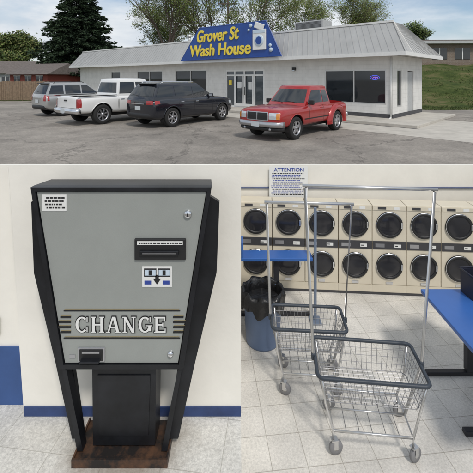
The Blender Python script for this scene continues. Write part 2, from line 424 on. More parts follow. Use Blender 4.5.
# ------------------------------------------------------------------ the laundromat building
BX = -42.53
bld = empty('laundromat_building', (7.1, 16.8, 0), math.radians(BX), 'low white laundromat with grey ribbed metal roof beside the parking lot', 'building')
LEN = 31.4; DEP = 4.3
def wall_cells(mb, x0, x1, z0, z1, y0, y1, openings, m, axis='x'):
    X = sorted({x0, x1} | {a for o in openings for a in o[:2]}); Z = sorted({z0, z1} | {a for o in openings for a in o[2:]})
    for i in range(len(X) - 1):
        for j in range(len(Z) - 1):
            cx, cz = (X[i] + X[i + 1]) / 2, (Z[j] + Z[j + 1]) / 2
            if any(o[0] < cx < o[1] and o[2] < cz < o[3] for o in openings): continue
            if axis == 'x': mb.span((X[i], y0, Z[j]), (X[i + 1], y1, Z[j + 1]), m)
            else: mb.span((y0, X[i], Z[j]), (y1, X[i + 1], Z[j + 1]), m)
wins = [(-3.45, -.3, .72, 2.36), (-10.6, -7.4, .12, 2.46), (-15.8, -12.4, .75, 2.5), (-20.9, -17.4, 1.2, 2.5), (-25.2, -23.6, 1.2, 2.5)]
swins = [(.55, 1.15, .6, 2.36), (2.0, 2.9, .12, 2.3)]
g = MB()
wall_cells(g, -LEN, 0, .0, 3.0, 0, .2, wins, 'bldwall')
wall_cells(g, .2, DEP, .0, 3.0, -.2, 0, swins, 'bldwall', axis='y')
g.span((-LEN, DEP - .2, 0), (-.2, DEP, 3.0), 'bldwall'); g.span((-LEN, .2, 0), (-LEN + .2, DEP - .2, 3.0), 'bldwall')
g.span((-7.4, -.012, .1), (.012, -.002, .30), 'basedark'); g.span((.002, -.0, .1), (.012, DEP, .30), 'basedark')
g.obj('wall', bld)
g = MB(); g.span((-LEN + .25, .6, .05), (-.25, .7, 2.9), 'dark'); g.span((-.8, .7, .05), (-.7, DEP - .25, 2.9), 'dark'); g.obj('inner_partition', bld)
OH = .8
x0, x1, y0, y1 = -LEN - OH, OH, -OH, DEP + OH
tx0, tx1, ty0, ty1 = -LEN + .6, -.02, 0.0, 1.3
zE, zT = 3.08, 4.52
g = MB()
vs = [(x0, y0, zE), (x1, y0, zE), (x1, y1, zE), (x0, y1, zE), (tx0, ty0, zT), (tx1, ty0, zT), (tx1, ty1, zT), (tx0, ty1, zT)]
g.add(vs, [[0, 1, 5, 4], [1, 2, 6, 5], [2, 3, 7, 6], [3, 0, 4, 7]], 'metalroof'); g.add(vs[4:], [[0, 1, 2, 3]], 'rooftop')
def rib(p, q): g.tube(p, q, .018, .018, 'metalroof', 4)
n = 104
for i in range(n + 1):
    t = i / n; rib((x0 + (x1 - x0) * t, y0, zE + .005), (tx0 + (tx1 - tx0) * t, ty0, zT + .005))
for i in range(19):
    t = i / 18; rib((x1, y0 + (y1 - y0) * t, zE + .005), (tx1, ty0 + (ty1 - ty0) * t, zT + .005))
g.span((tx0 - .05, ty0 - .05, zT - .02), (tx1 + .05, ty0 + .05, zT + .07), 'fascia')
roof = g.obj('roof', bld)
g = MB()
g.span((x0 - .03, y0 - .03, 2.93), (x1 + .03, y0 + .02, 3.10), 'fascia'); g.span((x1 - .02, y0 + .02, 2.93), (x1 + .03, y1, 3.10), 'fascia')
g.span((x0 - .03, y0 + .02, 2.93), (x0 + .02, y1, 3.10), 'fascia')
g.obj('gutter', roof)
g = MB(); g.span((x0 + .03, y0 + .03, 3.01), (x1 - .03, y1 - .03, 3.05), 'soffit'); g.obj('soffit', roof)
def window(a, b, z0, z1, yy, mull=1, axis='x', name='window', glassm='glass', fm='alu', t=.06):
    f = MB(); d0, d1 = yy - .02, yy + .08
    def sp(p, q, m, mb):
        if axis == 'x': mb.span((p[0], d0 if m != 'G' else yy + .04, p[1]), (q[0], d1 if m != 'G' else yy + .05, q[1]), fm if m != 'G' else glassm)
        else: mb.span(((-d0) if m != 'G' else -yy - .04, p[0], p[1]), ((-d1) if m != 'G' else -yy - .05, q[0], q[1]), fm if m != 'G' else glassm)
    gl = MB(); sp((a + t, z0 + t), (b - t, z1 - t), 'G', gl); go = gl.obj(name, bld)
    sp((a, z0), (b, z0 + t), 'F', f); sp((a, z1 - t), (b, z1), 'F', f); sp((a, z0 + t), (a + t, z1 - t), 'F', f); sp((b - t, z0 + t), (b, z1 - t), 'F', f)
    for i in range(1, mull):
        x = a + (b - a) * i / mull; sp((x - t / 2, z0 + t), (x + t / 2, z1 - t), 'F', f)
    f.obj('frame', go); return go
window(*wins[0], .03, 2); window(*wins[2], .03, 2); window(*wins[3], .03, 2); window(*wins[4], .03, 1)
window(*swins[0], .03, 1, axis='y')
d = window(*wins[1], .03, 4, name='door', glassm='glassblue', fm='white', t=.10)
g = MB()
for x in (-9.72, -9.08, -8.92, -8.28):
    g.span((x - .045, -.03, .2), (x + .045, .008, 2.06), 'white')
g.span((-10.5, -.03, 2.06), (-7.5, .008, 2.16), 'white'); g.span((-9.72, -.028, .2), (-8.28, .006, .36), 'white'); g.obj('door_frame', d)
for x in (-9.12, -8.88):
    g = MB(); g.tube((x, -.09, .9), (x, -.09, 1.4), .018, .018, 'dark'); g.obj('handle', d)
for a in [(-9.6, 1.3, -9.25, 1.7, 'paper'), (-8.7, 1.25, -8.42, 1.7, 'paper'), (-10.35, 1.5, -10.1, 1.8, 'yellow')]:
    g = MB(); g.span((a[0], .045, a[1]), (a[2], .065, a[3]), a[4]); g.obj('notice', d)
g = MB(); g.span((-.06, 2.03, .12), (-.03, 2.87, 2.27), 'greysiding'); g.tube((-.02, 2.12, 1.05), (-.02, 2.2, 1.05), .02, .02, 'alu'); g.obj('service_door', bld)
g = MB(); pts = [(-.85 + .22 * math.cos(a * math.pi / 16), .05, 1.98 + .10 * math.sin(a * math.pi / 16)) for a in range(32)]
g.path(pts, .010, 'neonb', 5, True); ne = g.obj('neon_sign', bld)
text_obj('neon_lettering', 'OPEN', .28, .08, 'neonr', ne, (-.85, .045, 1.94), .01)
g = MB(); g.box((-5.3, -.06, 2.45), (.2, .12, .16), 'dark', bevel=.01); g.box((-5.3, -.10, 2.36), (.14, .06, .03), 'lens'); g.obj('wall_lamp', bld)
g = MB(); g.tube((-.07, -.05, .15), (-.07, -.05, 2.9), .04, .04, 'fascia', 8); g.tube((-.07, -.05, .15), (-.07, -.25, .1), .04, .04, 'fascia', 8); g.obj('downspout', bld)
# roof sign
sg = MB()
poly = [(-13.9, 3.14), (-5.45, 3.14), (-6.5, 5.12), (-12.05, 5.20)]
sg.prism(poly, -1.0, -.94, 'signblue'); sign = sg.obj('roof_sign', bld); sign['label'] = 'blue trapezoid roof sign with yellow lettering'
g = MB()
for a, b in zip(poly, poly[1:] + poly[:1]): g.tube((a[0], -.99, a[1]), (b[0], -.99, b[1]), .03, .03, 'signblue', 4)
for x in (-12, -9, -7): g.tube((x, -.9, 4.3), (x, .3, 4.45), .03, .03, 'alu', 5)
g.obj('sign_edge', sign)
text_obj('sign_lettering', 'Grover St', 3.7, .78, 'yellow', sign, (-10.35, -1.03, 4.24), .05, offset=.018, shear=.2)
text_obj('sign_lettering', 'Wash House', 5.3, .76, 'yellow', sign, (-10.25, -1.03, 3.34), .05, offset=.018, shear=.08)
g = MB()
g.box((-6.95, -1.04, 4.1), (.95, .06, 1.15), 'white', bevel=.02); g.box((-6.95, -1.075, 4.55), (.85, .02, .16), 'signpale')
g.lathe([(.0, -1.10), (.3, -1.10), (.33, -1.08), (.33, -1.06)], 'signpale', 20, c=(-6.95, 0, 4.05)); g.lathe([(.0, -1.115), (.22, -1.112)], 'signblue', 20, c=(-6.95, 0, 4.05))
g.box((-6.95, -1.05, 4.86), (.7, .05, .35), 'white', rot=Matrix.Rotation(.35, 3, 'Y'), bevel=.03)
for bx, bz, br in [(-7.6, 4.95, .11), (-7.75, 4.7, .07), (-6.2, 3.75, .09), (-6.15, 3.5, .12)]: g.lathe([(0, -1.05), (br, -1.05), (br, -1.0)], 'signpale', 14, c=(bx, 0, bz))
g.obj('washer_picture', sign)
g = MB(); g.span((-5.5, .3, 4.54), (-3.7, 1.25, 5.05), 'greysiding', .03)
for i in range(8): g.span((-5.4, .285, 4.62 + i * .05), (-3.8, .30, 4.64 + i * .05), 'basedark')
g.lathe([(.0, 5.14), (.3, 5.14), (.34, 5.10), (.34, 5.04)], 'basedark', 20, axis='Z', c=(-4.6, .78, 0)); g.obj('air_conditioner', roof)
g = MB(); g.tube((-15, .7, 4.5), (-15, .7, 5.0), .12, .12, 'alu', 10); g.lathe([(.22, 4.98), (.2, 5.1), (.0, 5.16)], 'alu', 12, axis='Z', c=(-15, .7, 0)); g.obj('roof_vent', roof)
g = MB(); g.span((-LEN, -1.9, 0), (0.0, -.0, .12), 'concrete', .015); g.span((0.0, -1.9, 0), (1.6, DEP, .118), 'concrete', .015)
g.span((-LEN, -.0, -.02), (0.0, .0 + DEP, .05), 'concrete')
o = g.obj('sidewalk', None, (7.1, 16.8, 0), math.radians(BX)); struct(o, 'pale concrete walk with kerb along the shop front')
g = MB(); g.add([(-12, -3.6, .004), (6, -4.1, .004), (6.5, 2, .004), (-12, 2, .004)], [[0, 1, 2, 3]], 'concrete')
g.add([(-16, -1.95, .007), (1.7, -1.95, .007), (1.7, -2.05, .007), (-16, -2.05, .007)], [[0, 1, 2, 3]], 'basedark')
o = g.obj('pavement', None, (7.1, 16.8, 0), math.radians(BX), fix=False); struct(o, 'concrete apron in front of the walk')

# ------------------------------------------------------------------ vehicles
def hull_mesh(stations, sub=2):
    vs = []; fs = []
    for (x, zb, zt, wd) in stations:
        zs = zt - .13
        half = [(0, zb), (.78 * wd, zb), (.955 * wd, zb + .06), (.985 * wd, zb + .30 * (zs - zb)), (1.005 * wd, zb + .72 * (zs - zb)), (.99 * wd, zs + .0), (.93 * wd, zt - .025), (.6 * wd, zt + .015), (0, zt + .04)]
        loop = [(x, y, z) for y, z in half] + [(x, -y, z) for y, z in half[-2:0:-1]]
        vs += loop
    n = len(loop)
    for s in range(len(stations) - 1):
        for k in range(n): fs.append([s * n + k, s * n + (k + 1) % n, (s + 1) * n + (k + 1) % n, (s + 1) * n + k])
    fs.append(list(range(n))[::-1]); o = (len(stations) - 1) * n; fs.append(list(range(o, o + n)))
    me = bpy.data.meshes.new('h'); me.from_pydata(vs, [], fs)
    bm = bmesh.new(); bm.from_mesh(me); bmesh.ops.recalc_face_normals(bm, faces=bm.faces[:])
    bm.to_mesh(me); bm.free()
    ob = bpy.data.objects.new('h', me); COL.objects.link(ob)
    md = ob.modifiers.new('s', 'SUBSURF'); md.levels = sub; md.render_levels = sub
    return ob
def cutter(mb):
    o = mb.obj('c'); return o
def evalmesh(ob):
    bpy.context.view_layer.update()
    dg = bpy.context.evaluated_depsgraph_get(); return bpy.data.meshes.new_from_object(ob.evaluated_get(dg))

def vehicle(name, loc, heading, label, cat, paint, P):
    """local +x forward, origin on ground at body centre"""
    root = empty(name, (loc[0], loc[1], 0), math.atan2(heading[1], heading[0]), label, cat, 'vehicles parked in front of the laundromat')
    ob = hull_mesh(P['st'])
    W = P['w']; R = P['R']; ax = P['axles']; AR = R + P.get('gap', .07)
    cuts = []
    c = MB()
    for x in ax:
        for sgn in (1, -1):
            n = 28; pl = [(x + AR * math.cos(2 * math.pi * i / n), R + AR * math.sin(2 * math.pi * i / n)) for i in range(n)]
            c.prism(pl, sgn * (W - .30), sgn * (W + .3), 'dark')
    cuts.append(cutter(c))
    if 'bed' in P:
        c = MB(); b = P['bed']; c.span((b[0], -b[2], b[3]), (b[1], b[2], 2.5), 'dark'); cuts.append(cutter(c))
    for co in cuts:
        md = ob.modifiers.new('b', 'BOOLEAN'); md.operation = 'DIFFERENCE'; md.object = co; md.solver = 'EXACT'
    me = evalmesh(ob); me.materials.clear(); me.materials.append(paint)
    bpy.data.objects.remove(ob)
    for co in cuts: bpy.data.objects.remove(co)
    Lh = P['len'] / 2
    for v in me.vertices:
        e = (abs(v.co.x) - Lh * .80) / (Lh * .20)
        if e > 0:
            k = (P.get('nose', .16) if v.co.x > 0 else .07) * (abs(v.co.y) / W) ** 2.6 * min(1, e)
            v.co.x -= math.copysign(k, v.co.x)
    G = P['gh']; xb0, xb1, xr0, xr1, zb, zr, wb, wr = G
    bm = bmesh.new(); bm.from_mesh(me); 
    for f in bm.faces: f.smooth = True
    g2 = bmesh.new()
    sl = 7; rows = []
    for k in range(sl + 1):
        t = k / sl; xa = xb0 + (xr0 - xb0) * t ** 1.15; xc = xb1 + (xr1 - xb1) * (1 - (1 - t) ** 1.12); ww = wb + (wr - wb) * t ** 1.25; z = zb + (zr - zb) * t
        row = []
        for j in range(9): row.append((xa + (xc - xa) * j / 8, ww - .02 * abs(j - 4) * .5, z))
        for j in range(1, 8): row.append((xc + .13 * (1 - ((j - 4) / 4) ** 2), (ww - .04) * (1 - j / 4) , z))
        for j in range(8, -1, -1): row.append((xa + (xc - xa) * j / 8, -(ww - .02 * abs(j - 4) * .5), z))
        for j in range(1, 8): row.append((xa - .07 * (1 - ((j - 4) / 4) ** 2), -(ww - .04) * (1 - j / 4), z))
        rows.append([g2.verts.new(p) for p in row])
    nn = len(rows[0])
    for k in range(sl):
        for j in range(nn): g2.faces.new([rows[k][j], rows[k][(j + 1) % nn], rows[k + 1][(j + 1) % nn], rows[k + 1][j]])
    ctr = [v.co.copy() for v in rows[-1]]; cx = sum(v.x for v in ctr) / nn
    prev = rows[-1]
    for sc, dz in ((.975, .022), (.92, .040), (.75, .062), (.4, .076)):
        cur = [g2.verts.new((cx + (p.x - cx) * sc, p.y * sc, zr + dz)) for p in ctr]
        for j in range(nn): g2.faces.new([prev[j], prev[(j + 1) % nn], cur[(j + 1) % nn], cur[j]])
        prev = cur
    g2.faces.new(prev); g2.faces.new(rows[0][::-1])
    bmesh.ops.recalc_face_normals(g2, faces=g2.faces[:])
    for f in g2.faces: f.smooth = True
    tm = bpy.data.meshes.new('tmp'); g2.to_mesh(tm); g2.free()
    bm.from_mesh(tm); bm.to_mesh(me); 
    bv = BVHTree.FromBMesh(bm); bm.free()
    me.name = 'body'; body = bpy.data.objects.new('body', me); COL.objects.link(body); body.parent = root
    md = body.modifiers.new('e', 'EDGE_SPLIT'); md.split_angle = math.radians(48)
    def hit(mode, a, b, off):
        if mode in ('L', 'R'):
            s = 1 if mode == 'L' else -1; r = bv.ray_cast(Vector((a, s * 3, b)), Vector((0, -s, 0)))
            p = r[0] if r[0] else Vector((a, s * W * .9, b)); return (p.x, p.y + s * off, p.z)
        if mode in ('F', 'B'):
            s = 1 if mode == 'F' else -1; r = bv.ray_cast(Vector((s * 5, a, b)), Vector((-s, 0, 0)))
            p = r[0] if r[0] else Vector((s * P['len'] / 2 * .97, a, b)); return (p.x + s * off, p.y, p.z)
        if mode == 'T':
            r = bv.ray_cast(Vector((a, b, 4)), Vector((0, 0, -1))); p = r[0] if r[0] else Vector((a, b, 1)); return (p.x, p.y, p.z + off)
    def patch(mb, mode, q, m, off=.006, nu=8, nv=6):
        vs = []; fs = []
        for j in range(nv + 1):
            for i in range(nu + 1):
                u, v = i / nu, j / nv
                a = (q[0][0] * (1 - u) + q[1][0] * u) * (1 - v) + (q[3][0] * (1 - u) + q[2][0] * u) * v
                b = (q[0][1] * (1 - u) + q[1][1] * u) * (1 - v) + (q[3][1] * (1 - u) + q[2][1] * u) * v
                vs.append(hit(mode, a, b, off))
        for j in range(nv):
            for i in range(nu):
                k = j * (nu + 1) + i; fs.append([k, k + 1, k + nu + 2, k + nu + 1])
        mb.add(vs, fs, m, True)
    def seam(mb, mode, p, q, wd=.006, m='dark', n=8, off=.003):
        d = Vector((q[0] - p[0], q[1] - p[1])); pr = Vector((-d.y, d.x)).normalized() * wd
        patch(mb, mode, [(p[0] - pr.x, p[1] - pr.y), (q[0] - pr.x, q[1] - pr.y), (q[0] + pr.x, q[1] + pr.y), (p[0] + pr.x, p[1] + pr.y)], m, off, n, 1)
    def onepatch(nm, mode, q, m, off=.006, **k):
        mb = MB(); patch(mb, mode, q, m, off, **k); return mb.obj(nm, root)
    def xe(z, front): 
        t = (z - zb) / (zr - zb)
        return (xb1 + (xr1 - xb1) * (1 - (1 - t) ** 1.12)) if front else (xb0 + (xr0 - xb0) * t ** 1.15)
    z0, z1 = P['glassz']
    for mode in 'LR':
        for (a, b) in P['win']:
            def xx(f, z):
                if f == 0: return xe(z, False) + .08
                if f == 1: return xe(z, True) - .09
                return f
            q = [(xx(a, z0), z0), (xx(b, z0), z0), (xx(b, z1), z1), (xx(a, z1), z1)]
            onepatch('window', mode, q, 'glass', .006, nu=10, nv=6)
    wz = P['windshield']; wy0, wy1 = wb - .12, wr - .09
    onepatch('windshield', 'F', [(-wy0, wz[0]), (wy0, wz[0]), (wy1, wz[1]), (-wy1, wz[1])], 'glass', .008, nu=14)
    rz = P['rearglass']
    onepatch('rear_window', 'B', [(-wy0 + .02, rz[0]), (wy0 - .02, rz[0]), (wy1, rz[1]), (-wy1, rz[1])], 'glass', .008, nu=14)
    for x in ax:
        for s in (1, -1):
            yc = s * (W - .13); t = MB()
            hw = P.get('tw', .12)
            prof = [(R * .60, -hw * .85), (R * .72, -hw), (R * .93, -hw), (R * .985, -hw * .8), (R, -hw * .5), (R, hw * .5), (R * .985, hw * .8), (R * .93, hw), (R * .72, hw), (R * .60, hw * .85), (R * .58, 0), (R * .60, -hw * .85)]
            t.lathe(prof, 'rubber', 32); wh = t.obj('wheel', root, (x, yc, R))
            r = MB(); f = s * hw
            r.lathe([(0, f * .35), (R * .6, f * .35)], 'dark', 24)
            r.lathe([(R * .64, f * .95), (R * .57, f * .95), (R * .55, f * .5), (R * .60, f * .3)], P.get('rimm', 'rim'), 32)
            ns = P.get('spokes', 5)
            for k in range(ns):
                a = 2 * math.pi * k / ns + .3
                Rm = Matrix.Rotation(-a, 3, 'Y')
                r.box(Rm @ Vector((R * .33, f * .66, 0)), (R * .5, abs(f) * .35, R * P.get('sw', .17)), P.get('rimm', 'rim'), rot=Rm, bevel=.008)
            r.lathe([(0, f * .92), (R * .13, f * .9), (R * .16, f * .6)], P.get('rimm', 'rim'), 16)
            r.obj('rim', wh)
            mode = 'L' if s > 0 else 'R'; pts = []
            for i in range(19):
                a = math.radians(-4 + 188 * i / 18); px_, pz_ = x + (AR + .012) * math.cos(a), R + (AR + .012) * math.sin(a)
                if pz_ < P['sill'] + .03: continue
                p = hit(mode, px_, pz_, .0)
                if abs(p[1]) > W * .86: pts.append(p)
            if len(pts) > 3 and not P.get('nolip'):
                g = MB(); g.path(pts, .020, P.get('lipm', paint), 6); g.obj('wheel_arch', root)
    g = MB()
    for x in ax:
        for s in (1, -1):
            g.lathe([(AR - .008, s * (W - .295)), (AR - .008, s * (W - .035))], 'dark', 28, c=(x, 0, R))
            g.lathe([(0, s * (W - .29)), (AR - .01, s * (W - .29))], 'dark', 28, c=(x, 0, R))
    g2m = MB(); g2m.mats = g.mats
    g2m.v = g.v; keep = [i for i, f in enumerate(g.f) if max(g.v[a][2] for a in f) > P['sill'] - .02 and min(g.v[a][2] for a in f) > R * .35]
    g2m.f = [g.f[i] for i in keep]; g2m.m = [g.m[i] for i in keep]; g2m.sm = [True] * len(keep)
    g2m.span((ax[1] - .3, -W + .34, R * .75), (ax[0] + .3, W - .34, P['sill'] + .12), 'dark'); g2m.tube((ax[0], -W + .2, R), (ax[0], W - .2, R), .05, .05, 'dark'); g2m.tube((ax[1], -W + .2, R), (ax[1], W - .2, R), .05, .05, 'dark'); g2m.obj('underbody', root, fix=False)
    for mode in 'LR':
        g = MB()
        for (p, q) in P['seams']: seam(g, mode, p, q)
        g.obj('panel_gap', root)
    for mode, s in (('L', 1), ('R', -1)):
        for (hx, hz) in P['handles']:
            p = hit(mode, hx, hz, .012); g = MB(); g.box(p, (.17, .03, .035), P.get('handlem', paint), bevel=.01); g.obj('door_handle', root)
        mxp = P['mirror']; p = hit(mode, mxp[0], mxp[1], .0); g = MB()
        g.box((p[0], p[1] + s * .13, p[2] + .03), (.10, .20, .16), P.get('mirm', 'dark'), bevel=.03); g.box((p[0] - .052, p[1] + s * .14, p[2] + .03), (.004, .15, .11), 'lens'); g.box((p[0], p[1] + s * .02, p[2] - .02), (.06, .1, .04), 'dark'); g.obj('mirror', root)
    for it in P['patches']:
        nm, mode, q, m = it[:4]; off = it[4] if len(it) > 4 else .006
        onepatch(nm, mode, q, m, off)
    for fn in P.get('extra', []): fn(root, hit, patch)
    return root

def sidepair(nm, q, m, off=.006): return [(nm, 'L', q, m, off), (nm, 'R', q, m, off)]
def fpair(nm, mode, y0, y1, za, zb_, m, off=.008):
    return [(nm, mode, [(y0, za), (y1, za), (y1, zb_), (y0, zb_)], m, off), (nm, mode, [(-y1, za), (-y0, za), (-y0, zb_), (-y1, zb_)], m, off)]

paint_red = mat('paint_red', (.36, .016, .016), .28, .2, var=.05, coat=.8)
paint_white = mat('paint_white', (.74, .74, .73), .3, coat=.6, var=.02)
paint_navy = mat('paint_dark_navy', (.012, .014, .022), .22, .3, coat=1)
paint_silver = mat('paint_silver', (.46, .46, .45), .3, .6, coat=.6)

# --- red compact pickup
def red_extra(root, hit, patch):
    g = MB(); g.bumper(2.46, .85, .05, .16, .45, .62, .18, 'rim'); g.obj('front_bumper', root)
    g = MB(); g.bumper(2.40, .82, .05, .16, .33, .455, .18, 'dark'); g.obj('front_valance', root)
    for s in (1, -1):
        g = MB(); g.lathe([(0, .0), (.04, .0), (.045, -.02)], 'rim', 14)
        g.v = [(2.392 + v[1] , s * .50 + v[0], .39 + v[2]) for v in g.v]; g.obj('fog_lamp', root)
    g = MB(); g.box((2.466, 0, .53), (.01, .30, .14), 'plate'); g.obj('licence_plate', root)
    g = MB(); g.bumper(2.46, .82, .02, .05, .47, .62, .14, 'rim', -1); g.obj('rear_bumper', root)
    for s in (1, -1):
        g = MB(); n = 18; vs = []; 
        prof = [(.415, .0), (.44, .045), (.50, .095), (.57, .095), (.64, .05), (.68, -.02)]
        for i in range(n + 1):
            a = math.radians(-8 + 196 * i / n)
            for r, o in prof: vs.append((-1.42 + r * 1.06 * math.cos(a), s * (.835 + o), .37 + r * .95 * math.sin(a)))
        k = len(prof); fs = [[i * k + j, i * k + j + 1, (i + 1) * k + j + 1, (i + 1) * k + j] for i in range(n) for j in range(k - 1)]
        g.add(vs, fs, paint_red, True); g.obj('rear_fender', root)
        g = MB(); g.box((-.90, s * .87, .40), (.24, .10, .05), 'dark', bevel=.01); g.obj('side_step', root)
    g = MB()
    for s in (-.45, .45):
        patch(g, 'T', [(1.0, s - .006), (2.15, s * .9 - .006), (2.15, s * .9 + .006), (1.0, s + .006)], paint_red, .008, 10, 1)
    g.obj('hood_crease', root)
    for y in (-.1, .45):
        g = MB(); a = hit('F', y, 1.13, .02); b = hit('F', y - .42, 1.18, .02); g.tube(a, b, .008, .006, 'dark', 5); g.obj('wiper', root)
st = [(-2.36, .50, 1.0, .79), (-2.33, .44, 1.04, .80), (-2.1, .41, 1.05, .81), (-1.05, .40, 1.05, .81), (-.96, .38, 1.06, .855), (.5, .36, 1.06, .86), (.9, .36, 1.06, .86), (1.5, .38, 1.05, .86), (2.08, .40, 1.02, .85), (2.30, .44, .98, .83), (2.38, .52, .90, .80)]
vehicle('pickup_truck', (2.22, 13.42), (-.664, -.747), 'red compact pickup truck with extended cab and flared stepside bed', 'pickup truck', paint_red, dict(
    st=st, w=.86, len=4.76, R=.37, gap=.065, nose=.09, axles=(1.40, -1.42), bed=(-2.26, -1.10, .68, .66), sill=.38,
    gh=(-.99, .82, -.86, .20, 1.0, 1.65, .81, .66), glassz=(1.12, 1.55), win=[(0, -.42), (-.36, 1)], windshield=(1.14, 1.58), rearglass=(1.16, 1.54),
    seams=[((.62, .44), (.62, 1.03)), ((-.38, .44), (-.38, 1.03)), ((-.38, .44), (.62, .44))],
    handles=[(-.25, .94)], mirror=(.55, 1.12), rimm='rim', spokes=5, sw=.26,
    patches=fpair('headlight', 'F', .45, .80, .70, .90, 'lens', .01) + fpair('turn_signal', 'F', .70, .80, .70, .88, 'amber', .014)
        + [('grille', 'F', [(-.43, .645), (.43, .645), (.42, .92), (-.42, .92)], 'rim', .006), ('grille_mesh', 'F', [(-.40, .67), (-.02, .67), (-.02, .895), (-.39, .895)], 'dark', .012), ('grille_mesh', 'F', [(.02, .67), (.40, .67), (.39, .895), (.02, .895)], 'dark', .012)]
        + fpair('taillight', 'B', .64, .76, .70, .96, 'tail') + sidepair('side_moulding', [(-.85, .60), (.92, .60), (.92, .635), (-.85, .635)], 'dark', .006),
    extra=[red_extra]))

# --- white full-size pickup
def white_extra(root, hit, patch):
    g = MB(); g.bumper(2.95, .94, .03, .07, .50, .70, .2, 'chrome', -1); g.obj('rear_bumper', root)
    g = MB(); g.box((-2.955, -.0, .60), (.01, .32, .15), 'plate'); g.obj('licence_plate', root)
    p = hit('B', 0, 1.03, .01); g = MB(); g.box(p, (.03, .22, .06), 'dark', bevel=.01); g.obj('tailgate_handle', root)
    g = MB(); g.bumper(2.92, .92, .08, .2, .48, .72, .2, 'chrome'); g.obj('front_bumper', root)
    for s in (1, -1):
        g = MB(); g.span((-2.78, s * .86, 1.20), (-.98, s * .94, 1.235), 'dark', .01); g.obj('bed_rail_cap', root)
st = [(-2.82, .56, 1.13, .93), (-2.80, .50, 1.17, .955), (-2.6, .47, 1.2, .97), (-.95, .45, 1.2, .975), (-.9, .42, 1.2, .98), (1.2, .42, 1.2, .98), (1.6, .42, 1.2, .98), (2.2, .44, 1.17, .97), (2.65, .48, 1.10, .93), (2.76, .54, 1.02, .86)]
h = Vector((.62, .785)).normalized(); pr = Vector((-h.y, h.x))
def centre(wheel, axle_x, half): 
    c = Vector(wheel) - h * axle_x + pr * half; return (c.x, c.y)
vehicle('pickup_truck', centre((-5.75, 15.75), -1.70, .86), h, 'white crew cab pickup truck with chrome rear bumper', 'pickup truck', paint_white, dict(
    st=st, w=.98, len=5.6, R=.42, gap=.07, tw=.14, axles=(1.88, -1.70), bed=(-2.72, -1.0, .82, .75), sill=.45,
    gh=(-.92, 1.55, -.76, .72, 1.12, 1.88, .90, .73), glassz=(1.27, 1.78), win=[(0, .02), (.09, 1)], windshield=(1.3, 1.80), rearglass=(1.3, 1.76),
    seams=[((1.2, .5), (1.2, 1.17)), ((.05, .5), (.05, 1.17)), ((-.9, .5), (-.9, 1.19)), ((-.95, .5), (-.95, 1.19)), ((-.9, .5), (1.2, .5))],
    handles=[(.2, 1.04), (-.72, 1.04)], handlem='chrome', mirror=(1.0, 1.25), rimm='rim', spokes=7, sw=.14,
    patches=fpair('taillight', 'B', .80, .93, .74, 1.10, 'tail') + sidepair('taillight_side', [(-2.74, .76), (-2.64, .76), (-2.64, 1.10), (-2.74, 1.10)], 'tail') + fpair('headlight', 'F', .55, .84, .80, .98, 'lens')
        + [('tailgate_gap', 'B', [(-.79, .72), (.79, .72), (.79, .732), (-.79, .732)], 'dark', .004), ('tailgate_gap', 'B', [(-.79, .72), (-.778, .72), (-.778, 1.16), (-.79, 1.16)], 'dark', .004), ('tailgate_gap', 'B', [(.778, .72), (.79, .72), (.79, 1.16), (.778, 1.16)], 'dark', .004)],
    extra=[white_extra]))

# --- dark suv
def suv_extra(rail, L_, zr, xr0, xr1, wr):
    def f(root, hit, patch):
        for s in (1, -1):
            g = MB(); ya = s * (wr - .06)
            g.path([(xr0 + .15, ya, zr + .02), (xr0 + .25, ya, zr + .09), (xr1 - .25, ya, zr + .09), (xr1 - .12, ya, zr + .02)], .016, rail, 6); g.obj('roof_rail', root)
        p = hit('B', 0, .78, .02); g = MB(); g.box(p, (.012, .34, .16), 'plate'); g.obj('licence_plate', root)
        p = hit('B', 0, .95, .02); g = MB(); g.box(p, (.02, .8, .03), 'chrome', bevel=.005); g.obj('tailgate_trim', root)
        g = MB(); g.bumper(L_ / 2 + .035, wr * 1.22, .06, .12, .38, .60, .2, 'dark', -1); g.obj('rear_bumper', root)
        g = MB(); g.box((xr0 - .05, 0, zr + .015), (.26, wr * 1.6, .03), 'dark', bevel=.012); g.obj('spoiler', root)
        p = hit('B', .1, 1.26, .02); g = MB(); g.tube(p, (p[0] - .02, p[1] + .4, p[2] + .06), .009, .006, 'dark', 5); g.obj('rear_wiper', root)
    return f
st = [(-2.50, .48, 1.05, .84), (-2.47, .40, 1.12, .88), (-2.3, .30, 1.16, .93), (-1.5, .28, 1.17, .96), (.3, .28, 1.15, .96), (1.0, .28, 1.14, .96), (1.5, .28, 1.12, .955), (2.1, .30, 1.05, .93), (2.42, .34, .96, .86), (2.5, .44, .84, .78)]
